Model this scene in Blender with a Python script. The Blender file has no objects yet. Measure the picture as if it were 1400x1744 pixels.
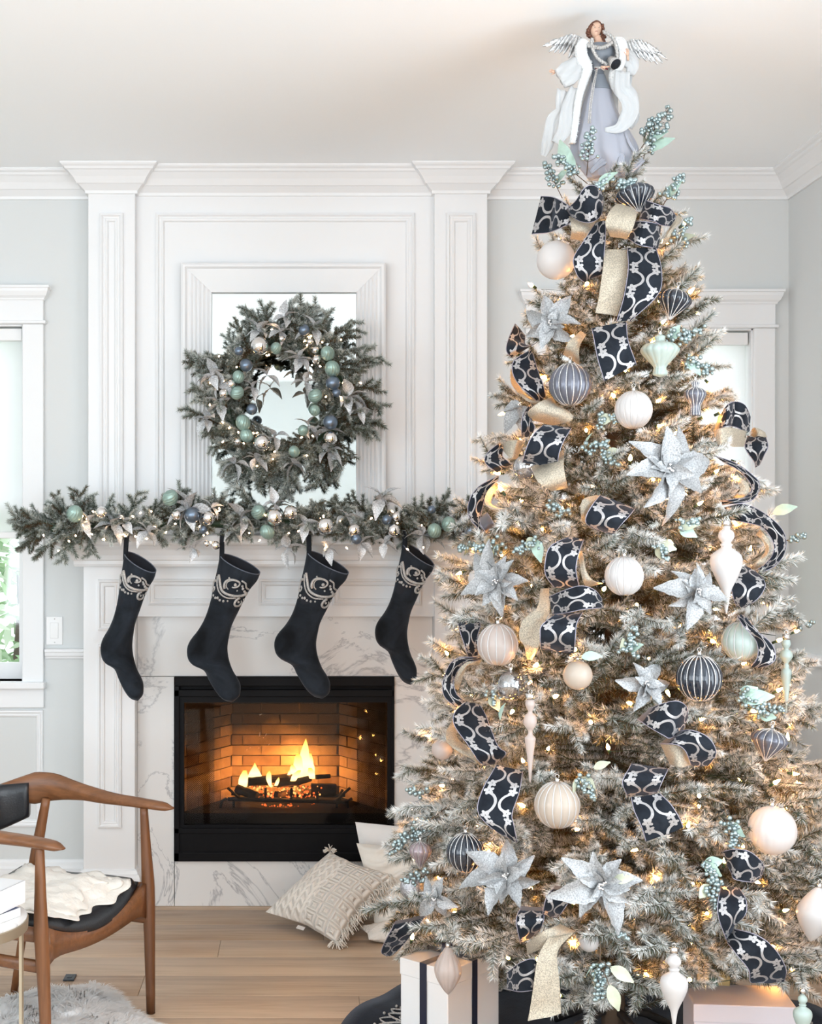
import bpy, bmesh, math, random
import numpy as np
from mathutils import Vector, Matrix, noise as mnoise

R = random.Random(7)
NR = np.random.RandomState(11)
SC = bpy.context.scene
COL = SC.collection
PI = math.pi

# ------------------------------------------------------------------ camera
F, VX, VY, CH = 2300.0, 520.0, 903.0, 1.54      # focal length and vanishing point in pixels, eye height in metres
cam_d = bpy.data.cameras.new('camera')
cam = bpy.data.objects.new('camera', cam_d)
COL.objects.link(cam)
cam.location = (0, 0, CH)
cam.rotation_euler = (PI / 2, 0, 0)
cam_d.sensor_fit = 'VERTICAL'
cam_d.sensor_height = 36.0
cam_d.lens = F / 1744 * 36.0
cam_d.shift_x = (700 - VX) / 1744
cam_d.shift_y = (VY - 872) / 1744
cam_d.clip_start = 0.05
SC.camera = cam

# ------------------------------------------------------------------ daylight, exposure
SC.view_settings.view_transform = 'Standard'
SC.view_settings.look = 'None'
SC.view_settings.gamma = 1
SC.view_settings.use_curve_mapping = False
SC.view_settings.exposure = -0.07
SC.cycles.max_bounces = 9
SC.cycles.diffuse_bounces = 6
SC.cycles.glossy_bounces = 4
SC.cycles.transmission_bounces = 5
SC.cycles.transparent_max_bounces = 12
SC.cycles.caustics_reflective = False
SC.cycles.caustics_refractive = False
SC.cycles.sample_clamp_indirect = 4.0
SC.cycles.use_denoising = True

world = bpy.data.worlds.new('overcast_sky')
SC.world = world
world.use_nodes = True
bg = world.node_tree.nodes['Background']
bg.inputs[0].default_value = (0.90, 0.95, 1.0, 1)
bg.inputs[1].default_value = 2.8

def area_light(name, loc, rot, sx, sy, power, color):
    d = bpy.data.lights.new(name, 'AREA')
    d.shape = 'RECTANGLE'; d.size = sx; d.size_y = sy
    d.energy = power; d.color = color
    o = bpy.data.objects.new(name, d)
    o.location = loc; o.rotation_euler = rot
    COL.objects.link(o)
    return o
# area lamps added at unseen window openings, tilted up to brighten the ceiling
area_light('daylight_rear_window', (-2.1, -2.40, 1.6), (PI / 2 + .30, 0, 0), 1.9, 2.1, 88, (0.83, 0.925, 1.0))  # rear lamps and their openings stand clear of the mirror's view
area_light('daylight_rear_window', (1.3, -2.40, 1.6), (PI / 2 + .30, 0, 0), 1.1, 2.1, 66, (0.83, 0.925, 1.0))
area_light('daylight_right_window', (1.96, 1.6, 1.6), (0, PI / 2 + .30, 0), 1.9, 2.2, 78, (0.82, 0.92, 1.0))
area_light('left_fill_light', (-3.40, 0.4, 1.6), (0, -PI / 2 - .25, 0), 1.9, 2.2, 72, (0.83, 0.925, 1.0))  # added lamp, placed to brighten the right wall and the tree

# ------------------------------------------------------------------ helpers
def P(px, py, d):
    return Vector(((px - VX) * d / F, d, CH - (py - VY) * d / F))

ORG = {}
def empty(name, loc, label=None, cat=None, group=None, kind=None):
    o = bpy.data.objects.new(name, None)
    o.empty_display_size = 0.05
    COL.objects.link(o)
    o.location = loc
    ORG[o.name] = Vector(loc)
    return tag(o, label, cat, group, kind)

def tag(o, label=None, cat=None, group=None, kind=None):
    if label: o['label'] = label
    if cat: o['category'] = cat
    if group: o['group'] = group
    if kind: o['kind'] = kind
    return o

class MB:
    """collects vertices and faces for one mesh"""
    def __init__(s):
        s.v = []; s.f = []; s.m = []; s.c = []; s.uv = None
    def add(s, vs, fs, mi=0, col=None):
        b = len(s.v)
        s.v.extend([tuple(p) for p in vs])
        s.f.extend([tuple(i + b for i in f) for f in fs])
        s.m.extend([mi] * len(fs))
        if col is not None:
            while len(s.c) < b: s.c.append(0.0)
            s.c.extend(col if hasattr(col, '__len__') else [col] * len(vs))
    def box(s, x0, x1, y0, y1, z0, z1, mi=0, bev=0.0):
        if bev <= 0:
            v = [(x, y, z) for x in (x0, x1) for y in (y0, y1) for z in (z0, z1)]
            s.add(v, [(0, 1, 3, 2), (4, 6, 7, 5), (0, 4, 5, 1), (2, 3, 7, 6), (0, 2, 6, 4), (1, 5, 7, 3)], mi)
        else:
            bm = bmesh.new()
            bmesh.ops.create_cube(bm, size=1.0)
            bmesh.ops.scale(bm, vec=(x1 - x0, y1 - y0, z1 - z0), verts=bm.verts)
            bmesh.ops.translate(bm, vec=((x0 + x1) / 2, (y0 + y1) / 2, (z0 + z1) / 2), verts=bm.verts)
            bmesh.ops.bevel(bm, geom=bm.edges[:], offset=bev, segments=2, affect='EDGES', profile=0.5)
            bm.verts.index_update()
            s.add([v.co[:] for v in bm.verts], [tuple(v.index for v in f.verts) for f in bm.faces], mi)
            bm.free()
        return s
    def obox(s, c, ax, ay, az, mi=0):
        """box from a centre and three half axes"""
        c, ax, ay, az = map(Vector, (c, ax, ay, az))
        v = [c + ax * i + ay * j + az * k for i in (-1, 1) for j in (-1, 1) for k in (-1, 1)]
        s.add(v, [(0, 1, 3, 2), (4, 6, 7, 5), (0, 4, 5, 1), (2, 3, 7, 6), (0, 2, 6, 4), (1, 5, 7, 3)], mi)
        return s
    def rings(s, rings, closed=True, cap=True, mi=0, loop=False):
        n = len(rings[0]); vs = [p for r in rings for p in r]; fs = []
        m = len(rings)
        for i in range(m if loop else m - 1):
            i2 = (i + 1) % m
            for j in range(n if closed else n - 1):
                k = (j + 1) % n
                fs.append((i * n + j, i * n + k, i2 * n + k, i2 * n + j))
        if cap and closed and not loop:
            fs.append(tuple(range(n - 1, -1, -1)))
            fs.append(tuple(range((m - 1) * n, m * n)))
        s.add(vs, fs, mi)
        return s
    def tube(s, pts, rad, n=6, mi=0, cap=True, flat=1.0, up=None, loop=False):
        pts = [Vector(p) for p in pts]; m = len(pts)
        if not hasattr(rad, '__len__'): rad = [rad] * m
        rs = []; prev = None
        for i, p in enumerate(pts):
            if loop: t = pts[(i + 1) % m] - pts[i - 1]
            else: t = pts[min(i + 1, m - 1)] - pts[max(i - 1, 0)]
            if t.length < 1e-9: t = Vector((0, 0, 1))
            t.normalize()
            if up is not None: a = Vector(up)
            elif prev is None: a = Vector((0, 0, 1)) if abs(t.z) < 0.9 else Vector((1, 0, 0))
            else: a = prev
            a = a - t * a.dot(t)
            if a.length < 1e-6: a = t.orthogonal()
            a.normalize(); prev = a
            b = t.cross(a)
            rs.append([p + (a * math.cos(2 * PI * k / n) * flat + b * math.sin(2 * PI * k / n)) * rad[i] for k in range(n)])
        return s.rings(rs, True, cap, mi, loop)
    def lathe(s, prof, c=(0, 0, 0), n=24, mi=0, lobes=0, amp=0.0, ax=None, twist=0.0):
        """prof: (radius, height) pairs from the bottom up; lobes scallop the outline"""
        M = ax if ax is not None else Matrix.Identity(3)
        c = Vector(c); rs = []
        h0, h1 = prof[0][1], prof[-1][1]
        for r, h in prof:
            row = []
            for k in range(n):
                a = 2 * PI * k / n
                q = r
                if lobes: q = r * (1 - amp + amp * abs(math.sin(lobes * a / 2)) ** 0.6)
                aa = a + twist * (h - h0) / max(1e-6, h1 - h0)
                row.append(c + M @ Vector((q * math.cos(aa), q * math.sin(aa), h)))
            rs.append(row)
        return s.rings(rs, True, True, mi)
    def ball(s, c, r, n=10, m=6, mi=0, sc=(1, 1, 1)):
        prof = [(r * math.sin(PI * i / m) if 0 < i < m else r * 0.03, -r * math.cos(PI * i / m)) for i in range(m + 1)]
        c = Vector(c); rs = []
        for q, h in prof:
            rs.append([c + Vector((q * math.cos(2 * PI * k / n) * sc[0], q * math.sin(2 * PI * k / n) * sc[1], h * sc[2])) for k in range(n)])
        return s.rings(rs, True, True, mi)
    def build(s, name, mats, parent=None, smooth=True, uv=None, sharp=None):
        me = bpy.data.meshes.new(name)
        off = ORG.get(parent.name, Vector()) if parent else Vector()
        if off.length > 0: vv = (np.array(s.v) - np.array(off)).tolist()
        else: vv = s.v
        me.from_pydata(vv, [], s.f)
        if not isinstance(mats, (list, tuple)): mats = [mats]
        for m in mats: me.materials.append(m)
        if len(mats) > 1: me.polygons.foreach_set('material_index', s.m)
        if s.c:
            while len(s.c) < len(s.v): s.c.append(0.0)
            at = me.attributes.new('flock', 'FLOAT', 'POINT'); at.data.foreach_set('value', s.c)
        if s.uv is not None:
            ul = me.uv_layers.new(name='UVMap')
            uvs = np.array(s.uv)[[i for f in s.f for i in f]]
            ul.data.foreach_set('uv', uvs.ravel())
        if smooth:
            me.polygons.foreach_set('use_smooth', [True] * len(s.f))
            if sharp is not None:
                try: me.set_sharp_from_angle(angle=sharp)
                except Exception: pass
        me.update()
        o = bpy.data.objects.new(name, me)
        COL.objects.link(o)
        if parent is not None:
            o.parent = parent
            ORG[o.name] = off
        else:
            ORG[o.name] = Vector()
        return o

def inst(o, name, parent, loc, rot=None, scale=None, mw=None):
    c = o.copy(); c.name = name
    for k in list(c.keys()):
        if k in ('label', 'group'): del c[k]
    COL.objects.link(c)
    c.parent = parent
    off = ORG.get(parent.name, Vector()) if parent else Vector()
    if mw is not None:
        c.matrix_local = Matrix.Translation(-off) @ mw
    else:
        c.location = Vector(loc) - off
        if rot is not None: c.rotation_euler = rot
        if scale is not None: c.scale = scale if hasattr(scale, '__len__') else (scale,) * 3
    return c

def smooth(pts, n=6, closed=False):
    """Catmull-Rom through the points (any dimension)"""
    p = np.array(pts, float); m = len(p)
    if m < 3 and not closed:
        return [p[0] + (p[-1] - p[0]) * t for t in np.linspace(0, 1, n + 1)]
    out = []
    rng = range(m) if closed else range(m - 1)
    for i in rng:
        if closed: a, b, c, d = p[i - 1], p[i], p[(i + 1) % m], p[(i + 2) % m]
        else:
            b, c = p[i], p[i + 1]
            a = p[i - 1] if i > 0 else 2 * b - c
            d = p[i + 2] if i + 2 < m else 2 * c - b
        for k in range(n):
            t = k / n
            out.append(0.5 * (2 * b + (c - a) * t + (2 * a - 5 * b + 4 * c - d) * t * t + (3 * b - a - 3 * c + d) * t ** 3))
    if not closed: out.append(p[-1])
    return out

def frame_to(d, roll=0.0):
    """matrix whose local X runs along d, local Z as upright as possible"""
    x = Vector(d).normalized()
    z = Vector((0, 0, 1))
    if abs(x.z) > 0.98: z = Vector((0, -1, 0))
    y = z.cross(x).normalized(); z = x.cross(y)
    M = Matrix((x, y, z)).transposed()
    return M @ Matrix.Rotation(roll, 3, 'X')

# ------------------------------------------------------------------ materials
MATS = {}
class NT:
    def __init__(s, name):
        s.mat = bpy.data.materials.new(name); s.mat.use_nodes = True
        s.t = s.mat.node_tree; s.n = s.t.nodes; s.l = s.t.links
        s.b = s.n['Principled BSDF']; s.out = s.n['Material Output']
    def node(s, t, **kw):
        q = s.n.new(t)
        for k, v in kw.items():
            if k.startswith('i_'): q.inputs[k[2:].replace('_', ' ')].default_value = v
            else: setattr(q, k, v)
        return q
    def set(s, **kw):
        for k, v in kw.items(): s.b.inputs[k.replace('_', ' ')].default_value = v
    def link(s, a, b): s.l.new(a, b)
    def coord(s, which='Object', scale=(1, 1, 1)):
        tc = s.node('ShaderNodeTexCoord'); mp = s.node('ShaderNodeMapping')
        mp.inputs['Scale'].default_value = scale
        s.link(tc.outputs[which], mp.inputs[0])
        return mp.outputs[0]
    def noise(s, vec, scale, detail=3, rough=0.5, dist=0.0):
        q = s.node('ShaderNodeTexNoise'); q.inputs['Scale'].default_value = scale
        q.inputs['Detail'].default_value = detail; q.inputs['Roughness'].default_value = rough
        q.inputs['Distortion'].default_value = dist
        s.link(vec, q.inputs['Vector'])
        return q.outputs['Fac']
    def ramp(s, fac, stops):
        q = s.node('ShaderNodeValToRGB')
        while len(q.color_ramp.elements) < len(stops): q.color_ramp.elements.new(0.5)
        for e, (p, c) in zip(q.color_ramp.elements, stops):
            e.position = p; e.color = (*c, 1) if len(c) == 3 else c
        s.link(fac, q.inputs[0])
        return q.outputs['Color']
    def bump(s, h, strength, dist=0.01):
        q = s.node('ShaderNodeBump'); q.inputs['Strength'].default_value = strength
        q.inputs['Distance'].default_value = dist
        s.link(h, q.inputs['Height']); s.link(q.outputs[0], s.b.inputs['Normal'])

class E:
    """node arithmetic"""
    def __init__(s, nt, sock): s.nt = nt; s.s = sock
    def op(s, o, *a):
        q = s.nt.n.new('ShaderNodeMath'); q.operation = o
        for i, x in enumerate((s,) + a):
            if isinstance(x, E): s.nt.l.new(x.s, q.inputs[i])
            else: q.inputs[i].default_value = x
        return E(s.nt, q.outputs[0])
    def __add__(s, o): return s.op('ADD', o)
    def __sub__(s, o): return s.op('SUBTRACT', o)
    def __mul__(s, o): return s.op('MULTIPLY', o)
    def abs(s): return s.op('ABSOLUTE')
    def lt(s, o): return s.op('LESS_THAN', o)
    def gt(s, o): return s.op('GREATER_THAN', o)
    def mx(s, o): return s.op('MAXIMUM', o)
    def mn(s, o): return s.op('MINIMUM', o)
    def fr(s): return s.op('FRACT')
    def len(s, o): return (s * s + o * o).op('SQRT')

def simple(name, col, rough=0.5, metal=0.0, sheen=0.0, coat=0.0, var=0.0, vscale=8.0, bump=0.0, bscale=60.0, emit=None, estr=0.0, spec=0.5, coord='Object', sheen_tint=None):
    if name in MATS: return MATS[name]
    t = NT(name)
    t.set(Base_Color=(*col, 1), Roughness=rough, Metallic=metal, Sheen_Weight=sheen, Coat_Weight=coat, Specular_IOR_Level=spec)
    if sheen:
        t.set(Sheen_Roughness=0.35)
        if sheen_tint: t.b.inputs['Sheen Tint'].default_value = (*sheen_tint, 1)
    if coat: t.set(Coat_Roughness=0.08)
    if var:
        v = t.coord(coord); f = t.noise(v, vscale, 4)
        lo = tuple(max(0, c * (1 - var)) for c in col); hi = tuple(min(1, c * (1 + var)) for c in col)
        t.link(t.ramp(f, [(0.3, lo), (0.7, hi)]), t.b.inputs['Base Color'])
    if bump:
        v = t.coord(coord); t.bump(t.noise(v, bscale, 3), bump, 0.004)
    if emit:
        t.set(Emission_Color=(*emit, 1), Emission_Strength=estr)
    MATS[name] = t.mat
    return t.mat

M_wall = simple('wall_paint', (0.66, 0.68, 0.68), 0.75, bump=0.03, bscale=250)
M_ceil = simple('ceiling_paint', (0.93, 0.965, 0.99), 0.8)
M_trim = simple('white_trim_paint', (0.80, 0.81, 0.82), 0.42)
M_plate = simple('white_plastic', (0.82, 0.82, 0.82), 0.35)
M_black = simple('black_metal', (0.005, 0.005, 0.006), 0.5, spec=0.12)
M_iron = simple('cast_iron', (0.015, 0.013, 0.012), 0.6, bump=0.3, bscale=90)
M_teak = None
M_leather = simple('black_leather', (0.009, 0.011, 0.015), 0.30, bump=0.15, bscale=160)
M_throw = simple('cream_throw', (0.80, 0.77, 0.71), 0.95, sheen=0.3, bump=0.7, bscale=70)
M_brass = simple('aged_brass', (0.50, 0.43, 0.32), 0.4, metal=0.8)

M_cushion = simple('cream_woven_cotton', (0.74, 0.69, 0.62), 0.95, sheen=0.2)
M_white_cloth = simple('white_linen', (0.80, 0.80, 0.79), 0.9, sheen=0.2, bump=0.4, bscale=120)
M_cream_cloth = simple('cream_linen', (0.78, 0.75, 0.69), 0.9, sheen=0.2, bump=0.3, bscale=120)
M_silver = simple('mirror_silver', (0.86, 0.84, 0.83), 0.06, metal=1.0)
M_slate = simple('matte_slate_blue', (0.17, 0.22, 0.29), 0.3, metal=0.75)
M_mint = simple('mint_glaze', (0.30, 0.43, 0.385), 0.32, metal=0.35, var=0.25, vscale=30)
M_cap = simple('silver_cap', (0.75, 0.74, 0.73), 0.25, metal=1.0)
M_bark = simple('brown_bark', (0.10, 0.065, 0.04), 0.9)
M_wire = simple('green_cable', (0.02, 0.05, 0.02), 0.5)
M_berry = simple('teal_silver_berry', (0.34, 0.42, 0.43), 0.28, metal=0.75)
M_mintleaf = simple('mint_leaf', (0.40, 0.54, 0.46), 0.55, var=0.2, vscale=25)
M_paleleaf = simple('pale_green_leaf', (0.46, 0.48, 0.36), 0.55, var=0.2, vscale=25)
M_skin = simple('porcelain_skin', (0.62, 0.40, 0.29), 0.45)
M_hair = simple('auburn_hair', (0.13, 0.045, 0.022), 0.45, bump=0.6, bscale=300)
M_gown = simple('grey_satin', (0.33, 0.34, 0.39), 0.5, sheen=0.5)
M_gown_dark = simple('slate_satin', (0.17, 0.19, 0.22), 0.45, sheen=0.4)
M_fluff = simple('white_fur_trim', (0.77, 0.78, 0.78), 0.95, sheen=0.5, bump=1.0, bscale=260)
M_paper_white = simple('white_gift_paper', (0.80, 0.79, 0.78), 0.45)
M_paper_lilac = simple('pale_lilac_paper', (0.66, 0.62, 0.66), 0.6)
M_navy_satin = simple('navy_satin', (0.012, 0.015, 0.035), 0.35, sheen=0.3)
M_soot = simple('soot', (0.012, 0.009, 0.008), 0.95)
M_book = simple('white_book_cover', (0.80, 0.81, 0.83), 0.4)
M_bookblue = simple('navy_book_spine', (0.02, 0.04, 0.12), 0.5)
M_pages = simple('book_pages', (0.75, 0.73, 0.68), 0.9)
M_outlet = simple('dark_floor_plate', (0.05, 0.06, 0.07), 0.4, metal=0.4)

def glitter(name, col, rough=0.35, metal=0.8, scale=900, strength=0.8):
    t = NT(name); t.set(Base_Color=(*col, 1), Roughness=rough, Metallic=metal)
    v = t.coord('Object'); f = t.noise(v, scale, 1)
    t.bump(f, strength, 0.002)
    f2 = t.noise(v, scale * 0.4, 2)
    t.link(t.ramp(f2, [(0.3, tuple(c * 0.6 for c in col)), (0.7, tuple(min(1, c * 1.25) for c in col))]), t.b.inputs['Base Color'])
    return t.mat
M_silverleaf = glitter('silver_leaf', (0.68, 0.70, 0.72), 0.42, 0.4, 500, 0.5)
M_poin = glitter('frosted_silver_petal', (0.44, 0.45, 0.46), 0.5, 0.45, 700, 0.6)
M_gold = glitter('champagne_mesh_ribbon', (0.62, 0.55, 0.44), 0.42, 0.6, 900, 1.0)
M_thread = glitter('silver_thread', (0.62, 0.60, 0.58), 0.4, 0.6, 900, 0.9)
M_rib = glitter('bright_silver_glitter', (0.80, 0.79, 0.78), 0.4, 0.5, 900, 0.6)
M_glitterball = glitter('iridescent_glitter', (0.50, 0.50, 0.53), 0.3, 0.8, 400, 1.0)
M_wing = glitter('silver_wing', (0.72, 0.72, 0.72), 0.3, 0.8, 250, 0.5)

def frosted(name, col, trans=0.35, gloss=0.35):
    """milky glass: diffuse and translucent with a soft coat"""
    t = NT(name)
    t.set(Base_Color=(*col, 1), Roughness=gloss, Coat_Weight=0.25)
    tr = t.node('ShaderNodeBsdfTranslucent'); tr.inputs[0].default_value = (*col, 1)
    mx = t.node('ShaderNodeMixShader'); mx.inputs[0].default_value = trans
    t.link(t.b.outputs[0], mx.inputs[1]); t.link(tr.outputs[0], mx.inputs[2]); t.link(mx.outputs[0], t.out.inputs[0])
    return t.mat
M_frost = frosted('frosted_white_glass', (0.74, 0.725, 0.72))
M_pearl = frosted('pearl_glass', (0.68, 0.60, 0.56), 0.45)
M_cream = frosted('cream_glass', (0.66, 0.575, 0.49), 0.40)
M_mintglass = frosted('pale_mint_glass', (0.56, 0.66, 0.62), 0.35)
M_sheer = frosted('sheer_white_organza', (0.74, 0.75, 0.755), 0.4, 0.8)
def fur_mat():
    # strands shade like the pile they make up: their normals lean towards the pile's upward normal
    t = NT('white_fur'); g = t.node('ShaderNodeNewGeometry')
    a = t.node('ShaderNodeVectorMath', operation='SCALE'); a.inputs['Scale'].default_value = 0.25; t.link(g.outputs['Normal'], a.inputs[0])
    b = t.node('ShaderNodeVectorMath', operation='ADD'); t.link(a.outputs[0], b.inputs[0]); b.inputs[1].default_value = (0, 0, 1)
    n = t.node('ShaderNodeVectorMath', operation='NORMALIZE'); t.link(b.outputs[0], n.inputs[0])
    d = t.node('ShaderNodeBsdfDiffuse'); d.inputs[0].default_value = (0.96, 0.955, 0.945, 1); t.link(n.outputs[0], d.inputs['Normal'])
    tr = t.node('ShaderNodeBsdfTranslucent'); tr.inputs[0].default_value = (0.96, 0.955, 0.945, 1)
    mx = t.node('ShaderNodeMixShader'); mx.inputs[0].default_value = 0.15
    t.link(d.outputs[0], mx.inputs[1]); t.link(tr.outputs[0], mx.inputs[2]); t.link(mx.outputs[0], t.out.inputs[0])
    return t.mat
M_fur = fur_mat()
M_pile = simple('white_fur_pile', (0.95, 0.95, 0.945), 1.0, spec=0.0)
M_navyglass = simple('navy_glass', (0.012, 0.018, 0.03), 0.16, coat=0.5)
M_greyglass = simple('slate_glass', (0.115, 0.12, 0.15), 0.28, metal=0.3, coat=0.3)
M_mauve = simple('mauve_glass', (0.30, 0.24, 0.26), 0.25, metal=0.3, coat=0.3)
M_shade = frosted('roller_shade_fabric', (0.94, 0.945, 0.95), 0.8, 0.9)

def glass(name, amt=0.08, tint=(1, 1, 1)):
    t = NT(name)
    tr = t.node('ShaderNodeBsdfTransparent'); tr.inputs[0].default_value = (*tint, 1)
    gl = t.node('ShaderNodeBsdfGlossy'); gl.inputs['Roughness'].default_value = 0.03
    mx = t.node('ShaderNodeMixShader'); mx.inputs[0].default_value = amt
    t.link(tr.outputs[0], mx.inputs[1]); t.link(gl.outputs[0], mx.inputs[2]); t.link(mx.outputs[0], t.out.inputs[0])
    return t.mat
M_pane = glass('window_glass', 0.06)
M_fireglass = glass('fire_glass', 0.018, (0.62, 0.60, 0.585))
M_clearball = glass('clear_silvered_glass', 0.45, (0.8, 0.8, 0.85))
M_mirror = simple('mirror_glass', (0.72, 0.76, 0.75), 0.015, metal=1.0)

def velvet(name, col, sheencol, sheen=0.8, var=0.5, vs=9):
    t = NT(name); t.set(Roughness=0.9, Sheen_Weight=sheen, Sheen_Roughness=0.4, Specular_IOR_Level=0.2)
    t.b.inputs['Sheen Tint'].default_value = (*sheencol, 1)
    v = t.coord('Object'); f = t.noise(v, vs, 5, 0.6, 0.6)
    t.link(t.ramp(f, [(0.32, tuple(c * (1 - var) for c in col)), (0.68, tuple(c * (1 + var) for c in col))]), t.b.inputs['Base Color'])
    t.bump(t.noise(v, 220, 2), 0.2, 0.003)
    return t.mat
M_stocking = velvet('navy_velvet', (0.013, 0.017, 0.023), (0.6, 0.68, 0.78), 0.22, 0.75, 7)
M_stocking_in = simple('dark_lining', (0.01, 0.012, 0.018), 0.95)
M_skirt = velvet('navy_skirt_velvet', (0.010, 0.014, 0.022), (0.55, 0.6, 0.7), 0.22)
M_ribback = simple('grey_satin_back', (0.085, 0.075, 0.085), 0.5, sheen=0.2)
M_ribedge = simple('lilac_wire_edge', (0.30, 0.28, 0.34), 0.5)

def ribbon_mat():
    t = NT('scroll_velvet_ribbon'); t.set(Roughness=0.85, Sheen_Weight=0.16, Sheen_Roughness=0.4, Specular_IOR_Level=0.15)
    t.b.inputs['Sheen Tint'].default_value = (0.5, 0.6, 0.8, 1)
    tc = t.node('ShaderNodeTexCoord'); sp = t.node('ShaderNodeSeparateXYZ'); t.link(tc.outputs['UV'], sp.inputs[0])
    u = E(t, sp.outputs[0]); v = E(t, sp.outputs[1])
    uu = (u - 0.5).abs()
    w = (v * 1.28).fr()
    def ring(cu, cv, r, th):
        return (((uu - cu).len(w - cv)) - r).abs().lt(th)
    a = ring(0.375, 0.5, 0.315, 0.038) * uu.lt(0.36) * (w - 0.5).abs().lt(0.30)            # the two C scrolls, back to back
    a2 = ring(0.37, 0.5, 0.27, 0.012) * uu.lt(0.385)
    curl = ring(0.33, 0.30, 0.050, 0.020).mx(ring(0.33, 0.70, 0.050, 0.020))
    def flower(cu, cv, rr):
        du = uu - cu; dv = w - cv
        ang = dv.op('ARCTAN2', du)
        pet = (ang * 2.5).op('COSINE').abs() * 0.45 + 0.55
        d = du.len(dv)
        return d.lt(pet * rr) * d.gt(rr * 0.10)
    fl = flower(0.325, 0.125, 0.145).mx(flower(0.325, 0.875, 0.145))
    w2 = ((w + 0.5).fr() - 0.5)
    arch = ((uu - 0.0).len(w2) - 0.20).abs().lt(0.036) * uu.lt(0.2)
    mask = a.mx(fl)
    vec = t.coord('Object'); f = t.noise(vec, 14, 4, 0.6, 0.5)
    base = t.ramp(f, [(0.3, (0.004, 0.005, 0.008)), (0.72, (0.019, 0.024, 0.033))])
    thr = t.ramp(t.noise(vec, 900, 2), [(0.3, (0.26, 0.25, 0.25)), (0.7, (0.52, 0.50, 0.50))])
    mx = t.node('ShaderNodeMix', data_type='RGBA')
    t.link(mask.s, mx.inputs[0]); t.link(base, mx.inputs[6]); t.link(thr, mx.inputs[7])
    t.link(mx.outputs[2], t.b.inputs['Base Color'])
    t.link((mask * 0.45).s, t.b.inputs['Metallic'])
    t.link((mask * -0.4 + 0.8).s, t.b.inputs['Roughness'])
    t.bump(mask.s, 0.6, 0.002)
    return t.mat
M_ribbon = ribbon_mat()

def needle_mat(name, green, white, lo, hi, brown=(0.12, 0.075, 0.04)):
    t = NT(name); t.set(Roughness=0.85, Specular_IOR_Level=0.15)
    at = t.node('ShaderNodeAttribute', attribute_name='flock')
    oi = t.node('ShaderNodeObjectInfo')
    k = (E(t, at.outputs['Fac']) + (E(t, oi.outputs['Random']) - 0.5) * 0.3)
    t.link(t.ramp(k.s, [(0.0, brown), (lo, green), (hi, white)]), t.b.inputs['Base Color'])
    return t.mat
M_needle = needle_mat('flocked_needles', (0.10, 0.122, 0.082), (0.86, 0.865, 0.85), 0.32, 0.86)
M_sprig = needle_mat('frosted_sprig_needles', (0.10, 0.135, 0.100), (0.74, 0.77, 0.74), 0.15, 0.85)

def wood(name, c1, c2, scale, along='x', rough=0.45, coordn='Object'):
    t = NT(name); t.set(Roughness=rough)
    tc = t.node('ShaderNodeTexCoord'); oi = t.node('ShaderNodeObjectInfo')
    mp = t.node('ShaderNodeMapping')
    mp.inputs['Scale'].default_value = {'x': (scale * 0.06, scale, scale), 'z': (scale, scale, scale * 0.06), 'y': (scale, scale * 0.06, scale)}[along]
    t.link(tc.outputs[coordn], mp.inputs[0])
    off = t.node('ShaderNodeVectorMath', operation='ADD')
    sc = t.node('ShaderNodeVectorMath', operation='SCALE'); sc.inputs[0].default_value = (37, 19, 7)
    t.link(oi.outputs['Random'], sc.inputs['Scale'])
    t.link(mp.outputs[0], off.inputs[0]); t.link(sc.outputs[0], off.inputs[1])
    f = t.noise(off.outputs[0], 1.0, 6, 0.6, 1.2)
    f2 = t.noise(off.outputs[0], 6.0, 3, 0.6)
    mixf = E(t, f) * 0.7 + E(t, f2) * 0.3 + (E(t, oi.outputs['Random']) - 0.5) * 0.22
    t.link(t.ramp(mixf.s, [(0.28, c1), (0.62, c2)]), t.b.inputs['Base Color'])
    t.bump(f2, 0.08, 0.002)
    return t.mat
M_floor = wood('oak_planks', (0.35, 0.24, 0.158), (0.56, 0.415, 0.29), 16, 'x', 0.42)
M_teak = wood('teak', (0.088, 0.033, 0.012), (0.215, 0.085, 0.032), 30, 'z', 0.38)
M_teakx = wood('teak_rail', (0.10, 0.038, 0.014), (0.225, 0.092, 0.036), 30, 'x', 0.36)
M_log = simple('charred_log', (0.022, 0.015, 0.012), 0.9, var=0.7, vscale=25, bump=1.0, bscale=45)

def marble():
    t = NT('white_marble'); t.set(Roughness=0.22)
    tc = t.node('ShaderNodeTexCoord'); v = tc.outputs['Object']
    n1 = t.noise(v, 2.1, 7, 0.62, 0.9)
    vein = (E(t, n1) - 0.5).abs()
    n2 = t.noise(v, 1.3, 3, 0.5, 0.3)
    width = E(t, n2).op('POWER', 3.0) * 0.11
    k = (vein * 1.0).op('DIVIDE', width + 0.004)
    k = k.mn(1.0)
    n3 = t.noise(v, 3.0, 5, 0.6, 0.5)
    k2 = k * 0.62 + E(t, n3) * 0.42
    t.link(t.ramp(k2.s, [(0.10, (0.36, 0.37, 0.39)), (0.40, (0.62, 0.62, 0.62)), (0.78, (0.76, 0.755, 0.745))]), t.b.inputs['Base Color'])
    return t.mat
M_marble = marble()

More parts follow.
